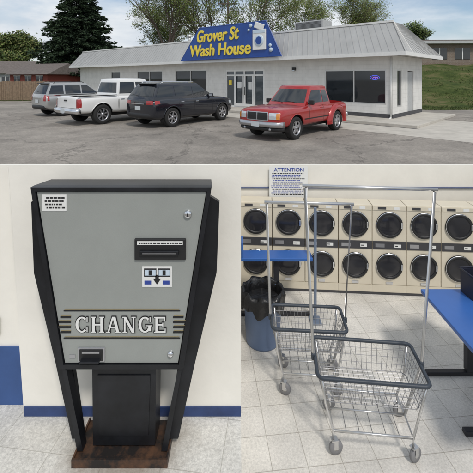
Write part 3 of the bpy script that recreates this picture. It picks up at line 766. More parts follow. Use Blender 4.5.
vehicle('suv', centre((-2.62, 14.85), -1.52, .84), h, 'dark navy three-row sport utility vehicle seen from its rear corner', 'car', paint_navy, dict(
    st=st, w=.96, len=5.0, R=.39, gap=.055, axles=(1.52, -1.52), sill=.3,
    gh=(-2.42, 1.16, -2.02, .15, 1.08, 1.72, .88, .67), glassz=(1.23, 1.62), win=[(0, -1.38), (-1.28, -.36), (-.27, 1)], windshield=(1.22, 1.64), rearglass=(1.25, 1.62),
    seams=[((.85, .4), (.85, 1.1)), ((-.32, .4), (-.32, 1.12)), ((-1.2, .85), (-1.1, 1.12)), ((-.32, .4), (.85, .4)), ((-.95, .4), (-.32, .4))],
    handles=[(-.15, .98), (-1.0, .99)], handlem='chrome', mirror=(.72, 1.18), mirm=paint_navy, spokes=6, sw=.17,
    patches=fpair('taillight', 'B', .50, .83, .93, 1.08, 'tail') + sidepair('taillight_side', [(-2.38, .93), (-2.15, .97), (-2.15, 1.07), (-2.36, 1.08)], 'tail') + fpair('headlight', 'F', .5, .8, .75, .9, 'lens') + sidepair('headlight_side', [(2.0, .8), (2.25, .78), (2.25, .9), (2.0, .92)], 'lens'),
    extra=[suv_extra('chrome', 5, 1.72, -2.02, .15, .67)]))
# --- silver suv
st = [(-2.20, .50, 1.0, .80), (-2.17, .42, 1.06, .84), (-2.0, .32, 1.08, .88), (-1.3, .28, 1.09, .90), (.3, .28, 1.08, .90), (.9, .28, 1.07, .90), (1.3, .28, 1.05, .895), (1.85, .30, .98, .87), (2.12, .36, .90, .80), (2.2, .46, .80, .72)]
vehicle('suv', centre((-8.95, 19.0), -1.3, .77), h, 'small silver sport utility vehicle parked at the end of the row', 'car', paint_silver, dict(
    st=st, w=.90, len=4.4, R=.36, gap=.055, axles=(1.30, -1.30), sill=.3,
    gh=(-2.13, 1.0, -1.82, .1, 1.0, 1.66, .82, .65), glassz=(1.14, 1.57), win=[(0, -1.22), (-1.13, -.3), (-.22, 1)], windshield=(1.14, 1.58), rearglass=(1.15, 1.57),
    seams=[((.8, .4), (.8, 1.05)), ((-.26, .4), (-.26, 1.05)), ((-.26, .4), (.8, .4))],
    handles=[(-.1, .92), (-.95, .93)], mirror=(.65, 1.1), mirm=paint_silver, spokes=5, sw=.2,
    patches=fpair('taillight', 'B', .62, .79, .80, 1.1, 'tail') + sidepair('taillight_side', [(-2.08, .82), (-1.98, .82), (-1.98, 1.05), (-2.07, 1.05)], 'tail') + fpair('headlight', 'F', .5, .75, .7, .85, 'lens'),
    extra=[suv_extra('dark', 4.4, 1.66, -1.82, .1, .65)]))

# ------------------------------------------------------------------ trees
def conifer(loc, H, Rb, seed, label):
    rnd = random.Random(seed)
    root = empty('pine_tree', loc, 0, label, 'tree')
    g = MB(); g.tube((0, 0, -.2), (0, 0, H * .95), .3, .04, 'bark', 8); g.obj('trunk', root)
    va, fa, vb, fb = [], [], [], []
    z = .9
    while z < H:
        t = z / H; R = Rb * (1 - t) ** .70 * (.93 + .1 * math.sin(z * 2.1) + rnd.uniform(-.06, .06)) + .15
        nb = max(6, int(20 * (1 - t) + 6))
        for b in range(nb):
            a = rnd.uniform(0, 2 * math.pi); Lb = R * rnd.uniform(.62, 1.08)
            d = Vector((math.cos(a), math.sin(a), 0)); side = Vector((-d.y, d.x, 0))
            nl = int(14 + Lb * 15)
            for k in range(nl):
                s = rnd.random() ** .6; p = d * (Lb * s) + Vector((0, 0, z - .36 * Lb * s ** 1.5 + .15 * s ** 4 * Lb + rnd.uniform(-.16, .16)))
                wsp = .7 * (1 - s * .5) * min(1, Lb / 2)
                p += side * rnd.uniform(-1, 1) * wsp
                dr = (d * rnd.uniform(.5, 1) + side * rnd.uniform(-.7, .7) + Vector((0, 0, rnd.uniform(-.5, .2)))).normalized()
                pe = dr.cross(Vector((rnd.uniform(-1, 1), rnd.uniform(-1, 1), rnd.uniform(.2, 1)))).normalized()
                l = rnd.uniform(.24, .46); wd = rnd.uniform(.06, .12)
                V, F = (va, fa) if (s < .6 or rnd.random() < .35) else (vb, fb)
                k0 = len(V); V += [p - pe * wd, p + pe * wd, p + dr * l + pe * wd * .4, p + dr * l - pe * wd * .4]; F.append([k0, k0 + 1, k0 + 2, k0 + 3])
        z += .25
    g = MB(); g.add(va, fa, 'conifer_a'); g.add(vb, fb, 'conifer_b'); g.obj('crown', root, fix=False)
    return root
def decid(loc, H, seed, leaves, mats, label, spread=.55, lsize=.085, lvl=6, name='budding_tree', girth=.020, gs=.3):
    rnd = random.Random(seed); root = empty(name, loc, 0, label, 'tree')
    tr = MB(); cr_ = MB(); ends = []
    def grow(p, d, L_, r, k):
        segs = 3 if k < 3 else 2; q = p
        for s in range(segs):
            d = (d + Vector((rnd.uniform(-1, 1), rnd.uniform(-1, 1), rnd.uniform(-.3, .6))) * .13).normalized()
            n = q + d * L_ / segs; r2 = r * .88
            (tr if k < 2 else cr_).tube(q, n, r, r2, 'bark', 7 if k < 2 else (4 if k < 4 else 3), False)
            q = n; r = r2
            if k >= 2: ends.append((q, k))
            if k >= 4: ends.append((q, k))
            if k >= 1 and k < lvl and rnd.random() < .62:
                a = rnd.uniform(0, 6.28); sd = Vector((math.cos(a), math.sin(a), rnd.uniform(-.1, .5)))
                grow(q, (d * .5 + sd * .8).normalized(), L_ * .55, r * .5, k + 2)
        if k >= lvl: return
        for c in range(rnd.choice((2, 3)) if k else 4):
            a = rnd.uniform(0, 6.28); sd = Vector((math.cos(a), math.sin(a), 0))
            nd = (d + sd * spread * rnd.uniform(.6, 1.3) + Vector((0, 0, .08))).normalized()
            grow(q, nd, L_ * rnd.uniform(.70, .86), max(.012, r * rnd.uniform(.60, .76)), k + 1)
    grow(Vector((0, 0, -.1)), Vector((0, 0, 1)), H * .22, H * girth, 0)
    pools = [([], []) for _ in mats]
    for _ in range(leaves):
        p, k = rnd.choice(ends); p = p + Vector((rnd.gauss(0, gs), rnd.gauss(0, gs), rnd.gauss(0, gs * .8)))
        a = Vector((rnd.uniform(-1, 1), rnd.uniform(-1, 1), rnd.uniform(-1, 1))).normalized(); b = a.orthogonal().normalized()
        s = lsize * rnd.uniform(.6, 1.4); V, F = pools[rnd.randrange(len(mats))]; k0 = len(V)
        V += [p - a * s, p + b * s * .7, p + a * s, p - b * s * .7]; F.append([k0, k0 + 1, k0 + 2, k0 + 3])
    for (V, F), m in zip(pools, mats):
        if V: cr_.add(V, F, m)
    tr.obj('trunk', root, fix=False); cr_.obj('crown', root, fix=False); return root
conifer((-21.0, 49.5, 0), 15.2, 7.9, 3, 'tall dense dark green spruce beside the shop')
gb = ['leaf_b', 'leaf_a', 'leaf_a']
lb = 'tall spring tree with fresh leaves behind the shop roof'
decid((-8.5, 47, 0), 22, 11, 16000, gb, lb, girth=.017)
decid((-3.2, 50, 0), 24, 12, 16000, gb, lb, girth=.017)
decid((2.8, 47, 0), 19, 13, 17000, gb, 'tree with pale new leaves behind the shop', girth=.017)
decid((9.5, 55, 0), 17, 14, 16000, gb, 'thin-limbed spring tree behind the shop')
decid((17.5, 56, hill_z(17.5, 56)), 14, 15, 14000, ['leaf_b', 'leaf_a'], 'spreading spring tree on the rise behind the shop')
decid((23.5, 60, hill_z(23.5, 60)), 11.5, 16, 14000, ['leaf_b', 'leaf_a'], 'spreading spring tree on the rise behind the shop')
decid((31, 66, hill_z(31, 66)), 9, 17, 10000, ['leaf_a', 'leaf_c'], 'small leafy tree near the hilltop building', name='leafy_tree', lsize=.14)
decid((-37, 62, 0), 11.5, 18, 14000, ['leaf_a', 'leaf_c', 'leaf_b'], 'leafy green tree behind the fence', name='leafy_tree', lsize=.16, gs=.4)
decid((-43, 70, 0), 12.5, 19, 14000, ['leaf_a', 'leaf_c'], 'leafy green tree behind the houses', name='leafy_tree', lsize=.16, gs=.4)
decid((-14, 60, 0), 17, 20, 14000, gb, lb)

# ------------------------------------------------------------------ background houses, fence, pole
def house(name, loc, rz, wx, wy, hz, rh, wallm, label):
    root = empty(name, loc, rz, label, 'house')
    g = MB(); g.prism([(-wx / 2, 0), (wx / 2, 0), (wx / 2, hz), (-wx / 2, hz)], -wy / 2, wy / 2, wallm)
    g.obj('wall', root)
    g = MB(); e = .4
    vs = [(-wx / 2 - e, -wy / 2 - e, hz), (wx / 2 + e, -wy / 2 - e, hz), (wx / 2 + e, wy / 2 + e, hz), (-wx / 2 - e, wy / 2 + e, hz), (-wx / 2 - e, 0, hz + rh), (wx / 2 + e, 0, hz + rh)]
    g.add(vs, [[0, 1, 5, 4], [2, 3, 4, 5], [0, 4, 3], [1, 2, 5], [0, 3, 2, 1]], 'shingle'); g.obj('roof', root)
    for x in (-wx * .3, 0, wx * .3):
        g = MB(); g.span((x - .5, -wy / 2 - .03, 1.0), (x + .5, -wy / 2 + .02, 2.1), 'glass'); wn = g.obj('window', root)
        g = MB(); g.span((x - .58, -wy / 2 - .05, .92), (x + .58, -wy / 2 - .031, 1.0), 'white'); g.span((x - .58, -wy / 2 - .05, 2.1), (x + .58, -wy / 2 - .031, 2.18), 'white'); g.span((x - .03, -wy / 2 - .05, 1.0), (x + .03, -wy / 2 - .031, 2.1), 'white'); g.obj('frame', wn)
    return root
house('house', (-33.5, 56, 0), .2, 11, 7, 2.5, 1.9, 'greysiding', 'low grey house with a dark shingle roof behind the fence')
house('house', (-22.5, 44, 0), -.4, 6, 5, 2.3, 1.3, 'redsiding', 'small dark red outbuilding beside the spruce')
hb = empty('hilltop_building', (31, 48, hill_z(31, 48) - .3), -.05, 'long low brown building on top of the grassy bank', 'building')
g = MB(); g.span((-7.2, 0, 0), (9, 7, 3.0), 'hillbrick'); g.obj('wall', hb)
g = MB(); g.span((-7.9, -.8, 3.0), (9.7, 7.7, 3.35), 'greysiding'); g.span((-7.6, -.5, 3.35), (9.4, 7.4, 3.5), 'shingle'); g.obj('roof', hb)
for x in (-5.5, -2.6, .4, 3.2):
    g = MB(); g.span((x, -.05, 1.0), (x + 1.9, .0, 2.5), 'glass'); g.span((x + .9, -.07, 1.0), (x + 1.0, -.051, 2.5), 'white'); g.obj('window', hb)
fn = empty('wooden_fence', (-16.0, 31.5, 0), 0, 'weathered brown board privacy fence at the lot edge', 'fence')
g = MB(); 
for i in range(110): 
    x = -i * .16; g.span((x - .145, random.uniform(-.01, .01), .05), (x, .025, 1.65 + random.uniform(-.03, .03)), 'fence')
g.obj('boards', fn)
g = MB(); 
for i in range(9): g.span((-i * 2.2 - .1, .03, 0), (-i * 2.2, .13, 1.6), 'fence')
for z in (.4, 1.3): g.span((-17.6, .04, z), (0, .08, z + .09), 'fence')
g.obj('rails', fn)
up = empty('utility_pole', (-1.1, 47, 0), 0, 'wooden utility pole with crossarm behind the shop', 'utility pole')
g = MB(); g.tube((0, 0, 0), (0, 0, 13), .16, .11, 'bark', 10); g.obj('pole', up)
g = MB(); g.span((-1.2, -.17, 11.2), (1.2, -.12, 11.35), 'bark'); g.tube((.35, -.2, 9.6), (.35, -.2, 10.5), .22, .22, 'greysiding', 12); g.obj('crossarm', up)

# ------------------------------------------------------------------ room with the change machine
WY = 2.18
g = MB(); g.add([(-2.3, 1.0, .006), (.025, 1.0, .006), (.025, WY + .09, .006), (-2.3, WY + .09, .006)], [[0, 1, 2, 3]], 'tileL')
o = g.obj('floor', fix=False); struct(o, 'speckled off-white floor tiles')
lw = empty('interior_wall', (0, 0, 0), 0, 'cream painted wall behind the change machine', 'wall')
g = MB(); g.prism([(-1.245, 0), (.0265, 0), (.0265, 1.4815), (-1.345, 1.4815)], WY, WY + .03, 'intwall')
g.prism([(-1.252, 0), (-1.2455, 0), (-1.3455, 1.47), (-1.352, 1.47)], WY + .001, WY + .08, 'intwall')
g.obj('wall_panel', lw)
g = MB(); g.span((-1.25, WY - .008, .006), (.0265, WY - .0005, .062), 'baseblue', .002); g.obj('baseboard', lw)
g = MB(); g.span((-2.3, WY + .08, .0), (-1.20, WY + .11, 1.4625), 'intwall'); g.obj('recessed_wall', lw)
g = MB(); g.span((-2.3, WY + .070, .0), (-1.265, WY + .0795, .36), 'bluepaint'); g.obj('painted_band', lw)
g = MB(); g.box((-1.475, WY + .072, .48), (.07, .012, .11), 'outlet', bevel=.003); g.box((-1.475, WY + .064, .50), (.03, .006, .025), 'paper'); g.box((-1.475, WY + .064, .46), (.03, .006, .025), 'paper'); g.obj('power_outlet', lw)

cm = empty('change_machine', (-.597, 1.93, 0), 0, 'grey and black bill change machine standing on a black pedestal', 'change machine')
g = MB(); D = .17
hw1, hw0, zt, zb = .468, .322, 1.43, .49
def trap(i, y, dz=0): return [(-hw0 + i, zb + i * .9 + dz), (hw0 - i, zb + i * .9 + dz), (hw1 - i, zt - i * .9), (-hw1 + i, zt - i * .9)]
def ring(mb, outer, inner, y0, y1, m):
    vs = [(x, y0, z) for x, z in outer] + [(x, y0, z) for x, z in inner] + [(x, y1, z) for x, z in outer] + [(x, y1, z) for x, z in inner]
    fs = []
    for i in range(4):
        j = (i + 1) % 4
        fs += [[i, j, j + 4, i + 4], [i + 8, i + 12, j + 12, j + 8], [i, i + 8, j + 8, j], [i + 4, j + 4, j + 12, i + 12]]
    mb.add(vs, fs, m)
ring(g, trap(0, 0), trap(.024, 0), -.018, .02, 'blackmetal')
vs = [(x, .02, z) for x, z in trap(0, 0)] + [(x * .97, D, z - .01) for x, z in trap(0, 0)]
g.add(vs, [[0, 1, 2, 3], [4, 7, 6, 5], [0, 4, 5, 1], [1, 5, 6, 2], [2, 6, 7, 3], [3, 7, 4, 0]], 'blackmetal'); cab = g.obj('cabinet', cm)
g = MB(); g.prism(trap(.029, 0), -.008, .012, 'panelgrey'); fp = g.obj('front_panel', cm)
for s in (-1, 1):
    g = MB(); pl = [(.44, 1.37), (.505, 1.33), (.49, .95), (.375, .47), (.285, .06), (.225, .06), (.285, .47), (.36, .95)]
    g.prism([(s * x, z) for x, z in pl], .055, .085, 'blackmetal'); g.obj('side_fin', cm)
    g = MB(); n0 = [(s * .315, .0, .49), (s * .290, .0, .47), (s * .205, .0, .05), (s * .235, .0, .05)]
    vs = [Vector(p) for p in n0] + [Vector(p) + Vector((0, .05, 0)) for p in n0]
    g.add(vs, [[0, 1, 2, 3], [4, 7, 6, 5], [0, 4, 5, 1], [1, 5, 6, 2], [2, 6, 7, 3], [3, 7, 4, 0]], 'blackmetal'); g.obj('pedestal_leg', cm)
g = MB(); g.prism([(-.165, .045), (.165, .045), (.17, .492), (-.17, .492)], .035, .16, 'blackmetal'); g.prism([(-.13, .1), (.13, .1), (.14, .42), (-.14, .42)], .030, .036, 'blackmetal'); g.obj('pedestal_column', cm)
g = MB(); g.prism([(-.245, .0065), (.245, .0065), (.245, .035), (-.245, .035)], -.045, .19, 'scuffmetal'); g.span((-.245, -.045, .035), (.245, -.037, .05), 'scuffmetal'); g.span((-.245, -.037, .035), (-.237, .19, .05), 'scuffmetal'); g.span((.237, -.037, .035), (.245, .19, .05), 'scuffmetal'); g.obj('pedestal_base', cm)
g = MB(); g.lathe([(0, -.026), (.012, -.026), (.02, -.02), (.022, -.008)], 'chrome', 24, c=(.345, 0, 1.29)); g.span((.342, -.028, 1.282), (.348, -.0255, 1.298), 'dark'); g.obj('lock', cm)
g = MB(); g.lathe([(0, -.024), (.010, -.024), (.015, -.018), (.017, -.008)], 'chrome', 24, c=(.255, 0, .565)); g.obj('lock', cm)
g = MB(); g.span((-.41, -.0115, 1.305), (-.285, -.0085, 1.39), 'paper')
rnd = random.Random(5)
for i in range(4):
    x = -.41 + rnd.uniform(.012, .025)
    while x < -.305:
        wd = rnd.uniform(.006, .018); g.span((x, -.0125, 1.370 - i * .017), (min(x + wd, -.292), -.0116, 1.378 - i * .017), 'ink'); x += wd + .004
g.obj('paper_label', cm)
g = MB(); g.span((.07, -.022, 1.055), (.335, -.0085, 1.165), 'dark', .004); g.span((.10, -.035, 1.085), (.30, -.022, 1.108), 'blackmetal', .003); g.span((.115, -.037, 1.094), (.285, -.0352, 1.098), 'rim'); ba = g.obj('bill_acceptor', cm)
g = MB(); g.span((.085, -.0245, 1.135), (.32, -.0225, 1.154), 'paper')
x = .095
rnd = random.Random(4)
while x < .305:
    wd = rnd.uniform(.005, .018); g.span((x, -.0255, 1.141), (x + wd, -.0246, 1.148), 'ink'); x += wd + .004
g.obj('instruction_strip', ba)
g = MB(); g.span((.108, -.0115, .912), (.262, -.0085, 1.018), 'paper')
g.span((.118, -.0125, .965), (.182, -.0116, 1.008), 'ink'); g.span((.122, -.0135, .972), (.178, -.0126, 1.001), 'signpale'); g.span((.142, -.0145, .974), (.158, -.0136, .999), 'ink')
g.span((.19, -.0125, .965), (.254, -.0116, 1.008), 'ink'); g.span((.194, -.0135, .972), (.25, -.0126, 1.001), 'signpale'); g.span((.214, -.0145, .974), (.23, -.0136, .999), 'ink')
g.add([(.165, -.013, .955), (.205, -.013, .955), (.185, -.013, .925)], [[0, 1, 2]], 'ink'); g.span((.176, -.0125, .95), (.194, -.0116, .975), 'ink')
g.span((.12, -.0125, .925), (.155, -.0116, .945), 'inkblue'); g.span((.215, -.0125, .925), (.25, -.0116, .945), 'inkblue'); g.obj('bill_sticker', cm)
# CHANGE in wide small-serif capitals, drawn stroke by stroke
LWD, LH, GAP = .066, .082, .0156
TK, TN, SF = .0150, .0085, .0050     # thick stem, thin stroke, serif height
def letters(mb, grow, y, m):
    layer = [0]
    def quad(pts):
        layer[0] += 1; yy = y - layer[0] * .00003
        mb.add([(p[0], yy, p[1]) for p in pts], [[0, 1, 2, 3]], m)
    def bar(x0, z0, x1, z1): quad([(x0 - grow, z0 - grow), (x1 + grow, z0 - grow), (x1 + grow, z1 + grow), (x0 - grow, z1 + grow)])
    def diag(a, b, wd):
        w_ = wd / 2 + grow; quad([(a[0] - w_, a[1] - grow), (a[0] + w_, a[1] - grow), (b[0] + w_, b[1] + grow), (b[0] - w_, b[1] + grow)])
    def arc(cx, cz, rx, rz, a0, a1):
        n = 30; layer[0] += 1; yy = y - layer[0] * .00003; vs = []
        for i in range(n + 1):
            a = math.radians(a0 + (a1 - a0) * i / n); th = TN + (TK - TN) * abs(math.cos(a)) ** 1.5
            for k in (grow, -th - grow): vs.append((cx + (rx + k) * math.cos(a), yy, cz + (rz + (k if k > 0 or grow else k)) * math.sin(a)))
        mb.add(vs, [[2 * i, 2 * i + 2, 2 * i + 3, 2 * i + 1] for i in range(n)], m)
    X = -.237; B = .6765; T = B + LH; Mz = B + LH / 2
    def serif(xc, z, wd): bar(xc - wd / 2, z, xc + wd / 2, z + SF)
    for ch in 'CHANGE':
        W_ = LWD; x0 = X; x1 = X + W_; s_ = TK + .010
        if ch in 'CG':
            arc((x0 + x1) / 2, Mz, W_ / 2, LH / 2, 48 if ch == 'C' else 48, 312 if ch == 'C' else 325)
            bar(x1 - .0085, T - .027, x1 - .0035, T - .002)
            if ch == 'C': bar(x1 - .0085, B + .002, x1 - .0035, B + .027)
            else: bar(x1 - TK, B + .008, x1 - .001, Mz - .004); bar(x1 - .030, Mz - .008, x1 + .004, Mz - .003)
        elif ch == 'H':
            for xa in (x0 + .004, x1 - .004 - TK): bar(xa, B, xa + TK, T); serif(xa + TK / 2, B, s_); serif(xa + TK / 2, T - SF, s_)
            bar(x0 + TK, Mz - TN / 2, x1 - TK, Mz + TN / 2)
        elif ch == 'A':
            diag((x0 + .006, B), ((x0 + x1) / 2 - .002, T), TN); diag((x1 - .010, B), ((x0 + x1) / 2 + .003, T), TK)
            bar(x0 + .016, B + .024, x1 - .020, B + .031); serif(x0 + .006, B, .020); serif(x1 - .009, B, .026)
        elif ch == 'N':
            bar(x0 + .006, B, x0 + .006 + TN, T); bar(x1 - .006 - TN, B, x1 - .006, T); diag((x1 - .012, B), (x0 + .010, T), TK)
            serif(x0 + .010, B, .022); serif(x0 + .006, T - SF, .018); serif(x1 - .010, T - SF, .022)
        elif ch == 'E':
            bar(x0 + .006, B, x0 + .006 + TK, T); serif(x0 + .012, B, s_); serif(x0 + .012, T - SF, s_)
            for z_, l in ((B, .058), (Mz - TN / 2, .046), (T - TN, .056)): bar(x0 + .006, z_, x0 + l, z_ + TN)
            bar(x0 + .054, B, x0 + .059, B + .022); bar(x0 + .052, T - .020, x0 + .057, T); bar(x0 + .042, Mz - .011, x0 + .047, Mz + .011)
        X += W_ + GAP
g = MB(); letters(g, .0042, -.0105, 'ink'); g.obj('lettering_outline', cm, fix=False)
g = MB(); letters(g, .0, -.0135, 'paper'); g.obj('lettering', cm, fix=False)
g = MB()
for z in (.785, .643):
    g.span((-.30, -.0112, z), (.305, -.0085, z + .0045), 'ink'); g.span((-.295, -.0112, z + .008), (.30, -.0085, z + .0105), 'brass')
for i in range(4):
    z = .672 + i * .026; k = .012 * abs(i - 1.5)
    for a, b in ((-.335 + k, -.262), (.268, .340 - k)):
        g.span((a, -.011, z), (b, -.0085, z + .008), 'ink'); g.span((a + .004, -.011, z + .011), (b, -.0085, z + .0135), 'brass')
g.obj('stripe_graphic', cm)
g = MB(); g.span((-.225, -.016, .525), (-.085, -.0085, .60), 'rim', .003); g.span((-.215, -.02, .533), (-.095, -.0162, .592), 'dark', .001); g.box((-.155, -.032, .542), (.10, .03, .012), 'blackmetal', bevel=.003); g.span((-.20, -.024, .575), (-.11, -.0202, .583), 'rim'); g.obj('coin_tray', cm)
g = MB(); g.span((-.27, -.011, .54), (-.24, -.0085, .56), 'rim'); g.obj('maker_plate', cm)

# ------------------------------------------------------------------ laundry room
FZ = -.70
g = MB(); g.add([(RX0, RY0, FZ), (RX1, RY0, FZ), (RX1, RY1, FZ), (RX0, RY1, FZ)], [[0, 1, 2, 3]], 'tileR'); struct(g.obj('floor', fix=False), 'shiny off-white floor tiles of the laundry room')
rw = empty('laundry_room_wall', (0, 0, 0), 0, 'cream wall around the laundry room', 'wall')
g = MB(); g.span((.021, 5.0, FZ), (3.4, 5.06, .811), 'intwall2'); g.obj('back_wall', rw)
g = MB(); g.span((-.03, 2.3, FZ), (.02, 5.06, .79), 'intwall2'); g.span((-.03, .9, FZ), (.02, 2.3, -.003), 'intwall2'); g.obj('side_wall', rw)
g = MB(); g.span((3.401, .9, FZ), (3.45, 5.06, .79), 'intwall2'); g.obj('side_wall', rw)
g = MB(); g.span((.021, .9, FZ), (3.4, .93, -.003), 'intwall2'); g.obj('front_wall', rw)
# dryers
ang = -math.atan(.075); UW = .412
def dryer(i):
    x = .04 + UW * i + UW / 2; y = 4.95 - .075 * x
    r = empty('stacked_dryer', (x, y - .22, FZ), ang, 'cream stacked tumble dryer with two round black doors', 'dryer', 'row of stacked dryers')
    H = 1.11
    b = MB(); b.span((-UW / 2 + .003, 0, .12), (UW / 2 - .003, .23, H), 'dryer', .006); b.obj('cabinet', r)
    b = MB(); b.span((-UW / 2, .0, 0.0), (UW / 2, .22, .118), 'dryer'); b.span((-UW / 2, -.003, 0.0), (UW / 2, -.0005, .03), 'dryerband'); b.obj('plinth', r)
    for zc in (.36, .87):
        d = MB(); d.lathe([(.160, -.001), (.160, -.02), (.145, -.03), (.132, -.03), (.125, -.018)], 'dark', 32, c=(0, 0, zc)); d.lathe([(.160, -.021), (.156, -.0245)], 'chrome', 32, c=(0, 0, zc))
        d.box((.140, -.03, zc), (.02, .02, .07), 'chrome', bevel=.004); dd = d.obj('door', r)
        d = MB(); d.lathe([(.13, -.019), (.10, -.026), (.05, -.030), (0, -.031)], 'doorglass', 28, c=(0, 0, zc)); d.obj('door_glass', dd)
    d = MB(); d.span((-UW / 2 + .004, -.008, .565), (UW / 2 - .004, -.0008, .665), 'dryerband', .002); d.span((-.17, -.0105, .59), (-.06, -.0083, .635), 'rim'); d.span((.06, -.0105, .59), (.14, -.0083, .63), 'paper'); d.span((.07, -.0125, .605), (.10, -.0106, .615), 'ink'); d.obj('control_panel', r)
    d = MB(); d.span((-UW / 2 + .006, -.008, 1.05), (UW / 2 - .006, -.0008, 1.10), 'dryer', .002); d.span((-.14, -.0105, 1.06), (-.04, -.0083, 1.09), 'dryerband'); d.span((.05, -.0105, 1.06), (.12, -.0083, 1.09), 'paper'); d.obj('control_panel', r)
    d = MB(); d.box((.0, -.006, .15), (.08, .01, .03), 'chrome', bevel=.002); d.obj('coin_slot', r)
for i in range(8): dryer(i)
g = MB(); g.span((.03, 4.975, .50), (3.39, 4.999, .515), 'baseblue'); g.obj('wall_trim', rw)
# rules sign
rs = MB(); rs.span((.44, 4.955, .385), (.955, 4.962, .80), 'paper'); s = rs.obj('rules_sign'); top(s, 'white rules sign with dense blue printed lines on the wall', 'sign')
text_obj('sign_heading', 'ATTENTION', .40, .05, 'inkblue', s, (.70, 4.953, .735), .003, offset=.01)
g = MB(); rnd = random.Random(9)
for r_ in range(13):
    x = .465 + rnd.uniform(0, .03); z = .705 - r_ * .0235; xe_ = .93 - rnd.uniform(0, .08)
    while x < xe_ - .01:
        wd = rnd.uniform(.008, .034); g.span((x, 4.952, z), (min(xe_, x + wd), 4.9545, z + .009), 'inkblue' if r_ % 3 else 'ink'); x += wd + .008
g.obj('printed_lines', s)
g = MB(); g.span((.46, 4.963, .55), (.48, 5.0, .6), 'steel'); g.span((.92, 4.963, .55), (.94, 5.0, .6), 'steel'); g.obj('bracket', s)

# carts
def cart(loc, rz, polez, label, k=1.0, tw=.47):
    r = empty('laundry_cart', (loc[0], loc[1], FZ), rz, label, 'laundry cart', 'wire laundry carts')
    hx, hy, bx, by, zr, zb_ = .385 * k, .21 * k, .33 * k, .165 * k, .56, .36
    def rr(x, y, z, c=.04):
        pts = []
        for cx, cy, a0 in ((x - c, y - c, 0), (-x + c, y - c, 90), (-x + c, -y + c, 180), (x - c, -y + c, 270)):
            for t in range(0, 91, 30): a = math.radians(a0 + t); pts.append((cx + c * math.cos(a), cy + c * math.sin(a), z))
        return pts
    g = MB(); g.path(rr(hx, hy, zr), .014, 'rimplastic', 8, True); g.obj('basket_rim', r)
    g = MB()
    for q in range(1, 5):
        t = q / 4; g.path(rr(hx + (bx - hx) * t, hy + (by - hy) * t, zr + (zb_ - zr) * t), .0020 if q < 4 else .0035, 'wire', 4, True)
    n = 16
    for i in range(n + 1):
        u = -1 + 2 * i / n
        for s in (-1, 1): g.tube((u * (hx - .03), s * hy, zr), (u * (bx - .03), s * by, zb_), .0018, .0018, 'wire', 4, False)
        g.tube((u * (bx - .02), -by, zb_), (u * (bx - .02), by, zb_), .0018, .0018, 'wire', 4, False)
    n = 8
    for i in range(n + 1):
        u = -1 + 2 * i / n
        for s in (-1, 1): g.tube((s * hx, u * (hy - .03), zr), (s * bx, u * (by - .03), zb_), .0018, .0018, 'wire', 4, False)
        g.tube((-bx, u * (by - .02), zb_), (bx, u * (by - .02), zb_), .0018, .0018, 'wire', 4, False)
    g.obj('wire_basket', r)
    g = MB(); lx, ly = .275 * k, .18 * k
    for sx in (-1, 1):
        for sy in (-1, 1):
            g.path([(sx * (hx - .03), sy * (hy - .01), zr - .02), (sx * (bx - .0), sy * (by + .004), zb_), (sx * lx, sy * ly, .17), (sx * lx, sy * ly, .115)], .009, 'steel', 8)
    g.path([(lx, ly, .17), (-lx, ly, .17), (-lx, -ly, .17), (lx, -ly, .17)], .009, 'steel', 8, True)
    g.tube((-lx, 0, .17), (lx, 0, .17), .007, .007, 'steel')
    for i in range(1, 6): g.tube((-lx + 2 * lx * i / 6, -ly, .172), (-lx + 2 * lx * i / 6, ly, .172), .0025, .0025, 'wire', 4)
    g.obj('frame', r)
    g = MB(); tl = (tw - .03) * k; tw = tw * k
    g.path([(-lx - .0, .0, .17), (-hx - .012, 0, zr), (-tl, 0, polez - .02), (-tl + .02, 0, polez)], .0115, 'steel', 8)
    g.path([(lx + .0, .0, .17), (hx + .012, 0, zr), (tw, 0, polez - .02), (tw - .02, 0, polez)], .0115, 'steel', 8)
    g.tube((-tl - .02, 0, polez), (tw + .02, 0, polez), .013, .013, 'steel', 8)
    for s in (-1, 1): g.box((s * (hx + .012), 0, zr), (.032, .036, .045), 'rimplastic', bevel=.005)
    g.obj('hanging_rail', r)
    for sx in (-1, 1):
        for sy in (-1, 1):
            a = random.uniform(-.8, .8); Rm = Matrix.Rotation(a, 3, 'Z'); c0 = Vector((sx * lx, sy * ly, 0)); off = Rm @ Vector((.02, 0, 0))
            g = MB(); 
            g.lathe([(.018, -.014), (.046, -.014), (.05, -.008), (.05, .008), (.046, .014), (.018, .014)], 'greywheel', 20)
            g.lathe([(0, -.015), (.02, -.015), (.02, .015), (0, .015)], 'steel', 12)
            g.v = [tuple(Rm @ Vector(v) + c0 + off + Vector((0, 0, .05))) for v in g.v]
            for s in (-1, 1): g.box(c0 + off + Rm @ Vector((-.005, s * .019, .075)), (.03, .003, .06), 'steel', rot=Rm)
            g.box(c0 + Rm @ Vector((.008, 0, .107)), (.05, .042, .006), 'steel', rot=Rm); g.obj('caster', r)
    return r
cart((.985, 2.80), math.radians(-6), 1.865, 'chrome wire laundry cart with dark rim and tall hanging rail', 1.0, .490)
cart((.63, 3.29), math.radians(-4), 1.58, 'chrome wire laundry cart parked behind another cart', .82, .47)
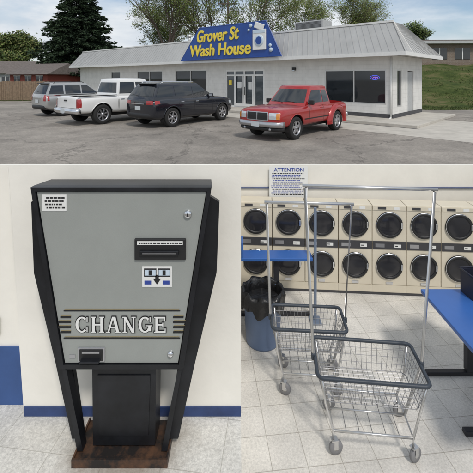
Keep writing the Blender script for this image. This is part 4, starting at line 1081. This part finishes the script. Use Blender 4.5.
# trash bin
tb = empty('trash_bin', (.27, 3.80, FZ), 0, 'blue plastic trash bin lined with a black bag', 'trash bin')
g = MB(); g.lathe([(0, .0), (.165, .0), (.172, .02), (.195, .47), (.207, .475), (.207, .50), (.19, .50)], 'bintone', 32, axis='Z'); g.obj('bin_body', tb)
g = MB()
seg = 64; vs = []; rows = [(.175, .40), (.185, .52), (.208, .545), (.226, .50), (.224, .43), (.216, .37)]
for j, (r_, z) in enumerate(rows):
    for i in range(seg):
        a = 2 * math.pi * i / seg; w_ = .008 * math.sin(a * 9 + j) + .006 * math.sin(a * 17 + 2 * j)
        vs.append(((r_ + w_) * math.cos(a), (r_ + w_) * math.sin(a), z + (.028 * math.sin(a * 5 + 1) + .014 * math.sin(a * 11) if j == 5 else .010 * math.sin(7 * a))))
fs = [[j * seg + i, j * seg + (i + 1) % seg, (j + 1) * seg + (i + 1) % seg, (j + 1) * seg + i] for j in range(5) for i in range(seg)]
g.add(vs, fs, 'bag', True); g.lathe([(0, .41), (.182, .43)], 'bag', 24, axis='Z'); g.obj('bin_bag', tb)
# tables
def table(name, x0, x1, y0, y1, h, label, legs):
    r = empty(name, ((x0 + x1) / 2, (y0 + y1) / 2, FZ), 0, label, 'table', 'blue folding tables'); hx, hy = (x1 - x0) / 2, (y1 - y0) / 2
    g = MB(); g.span((-hx, -hy, h - .035), (hx, hy, h), 'tableblue', .006); g.obj('table_top', r)
    for yw in legs:
        g = MB(); yy = yw - (y0 + y1) / 2
        g.span((-.03, yy - .03, .04), (.03, yy + .03, h - .04), 'tableleg'); g.span((-hx + .0, yy - .025, 0), (hx - .0, yy + .025, .035), 'tableleg', .006); g.span((-hx + .08, yy - .02, h - .06), (hx - .08, yy + .02, h - .036), 'tableleg'); g.obj('leg', r)
    return r
table('folding_table', 1.72, 2.5, 2.2, 3.46, .72, 'long bright blue laminate folding table on black legs', (2.80, 3.36))
t2 = table('folding_table', .05, .85, 4.10, 4.30, .69, 'narrow blue laminate folding table in front of the dryers', (4.20,))
g = MB(); g.span((.405, -.12, 0), (.435, -.102, 1.26), 'post', .004); g.span((.36, -.18, 0), (.48, -.04, .02), 'post', .004); g.obj('support_post', t2)
g = MB(); g.span((-.398, -.095, .69), (-.375, .095, .86), 'tableblue', .004); g.obj('end_panel', t2)
lb_ = empty('laundry_basket', (2.23, 3.36, FZ + .72), .1, 'dark plastic laundry basket standing on the blue table', 'basket')
g = MB()
for (a, b, c_, d_) in [(-.15, -.08, .15, -.07), (-.15, .07, .15, .08), (-.15, -.07, -.14, .07), (.14, -.07, .15, .07)]: g.span((a, b, .002), (c_, d_, .21), 'navybasket')
g.span((-.14, -.07, .002), (.14, .07, .014), 'navybasket'); g.obj('basket_wall', lb_)
g = MB(); g.path([(-.155, -.085, .215), (.155, -.085, .215), (.155, .085, .215), (-.155, .085, .215)], .009, 'navybasket', 6, True); g.obj('basket_rim', lb_)
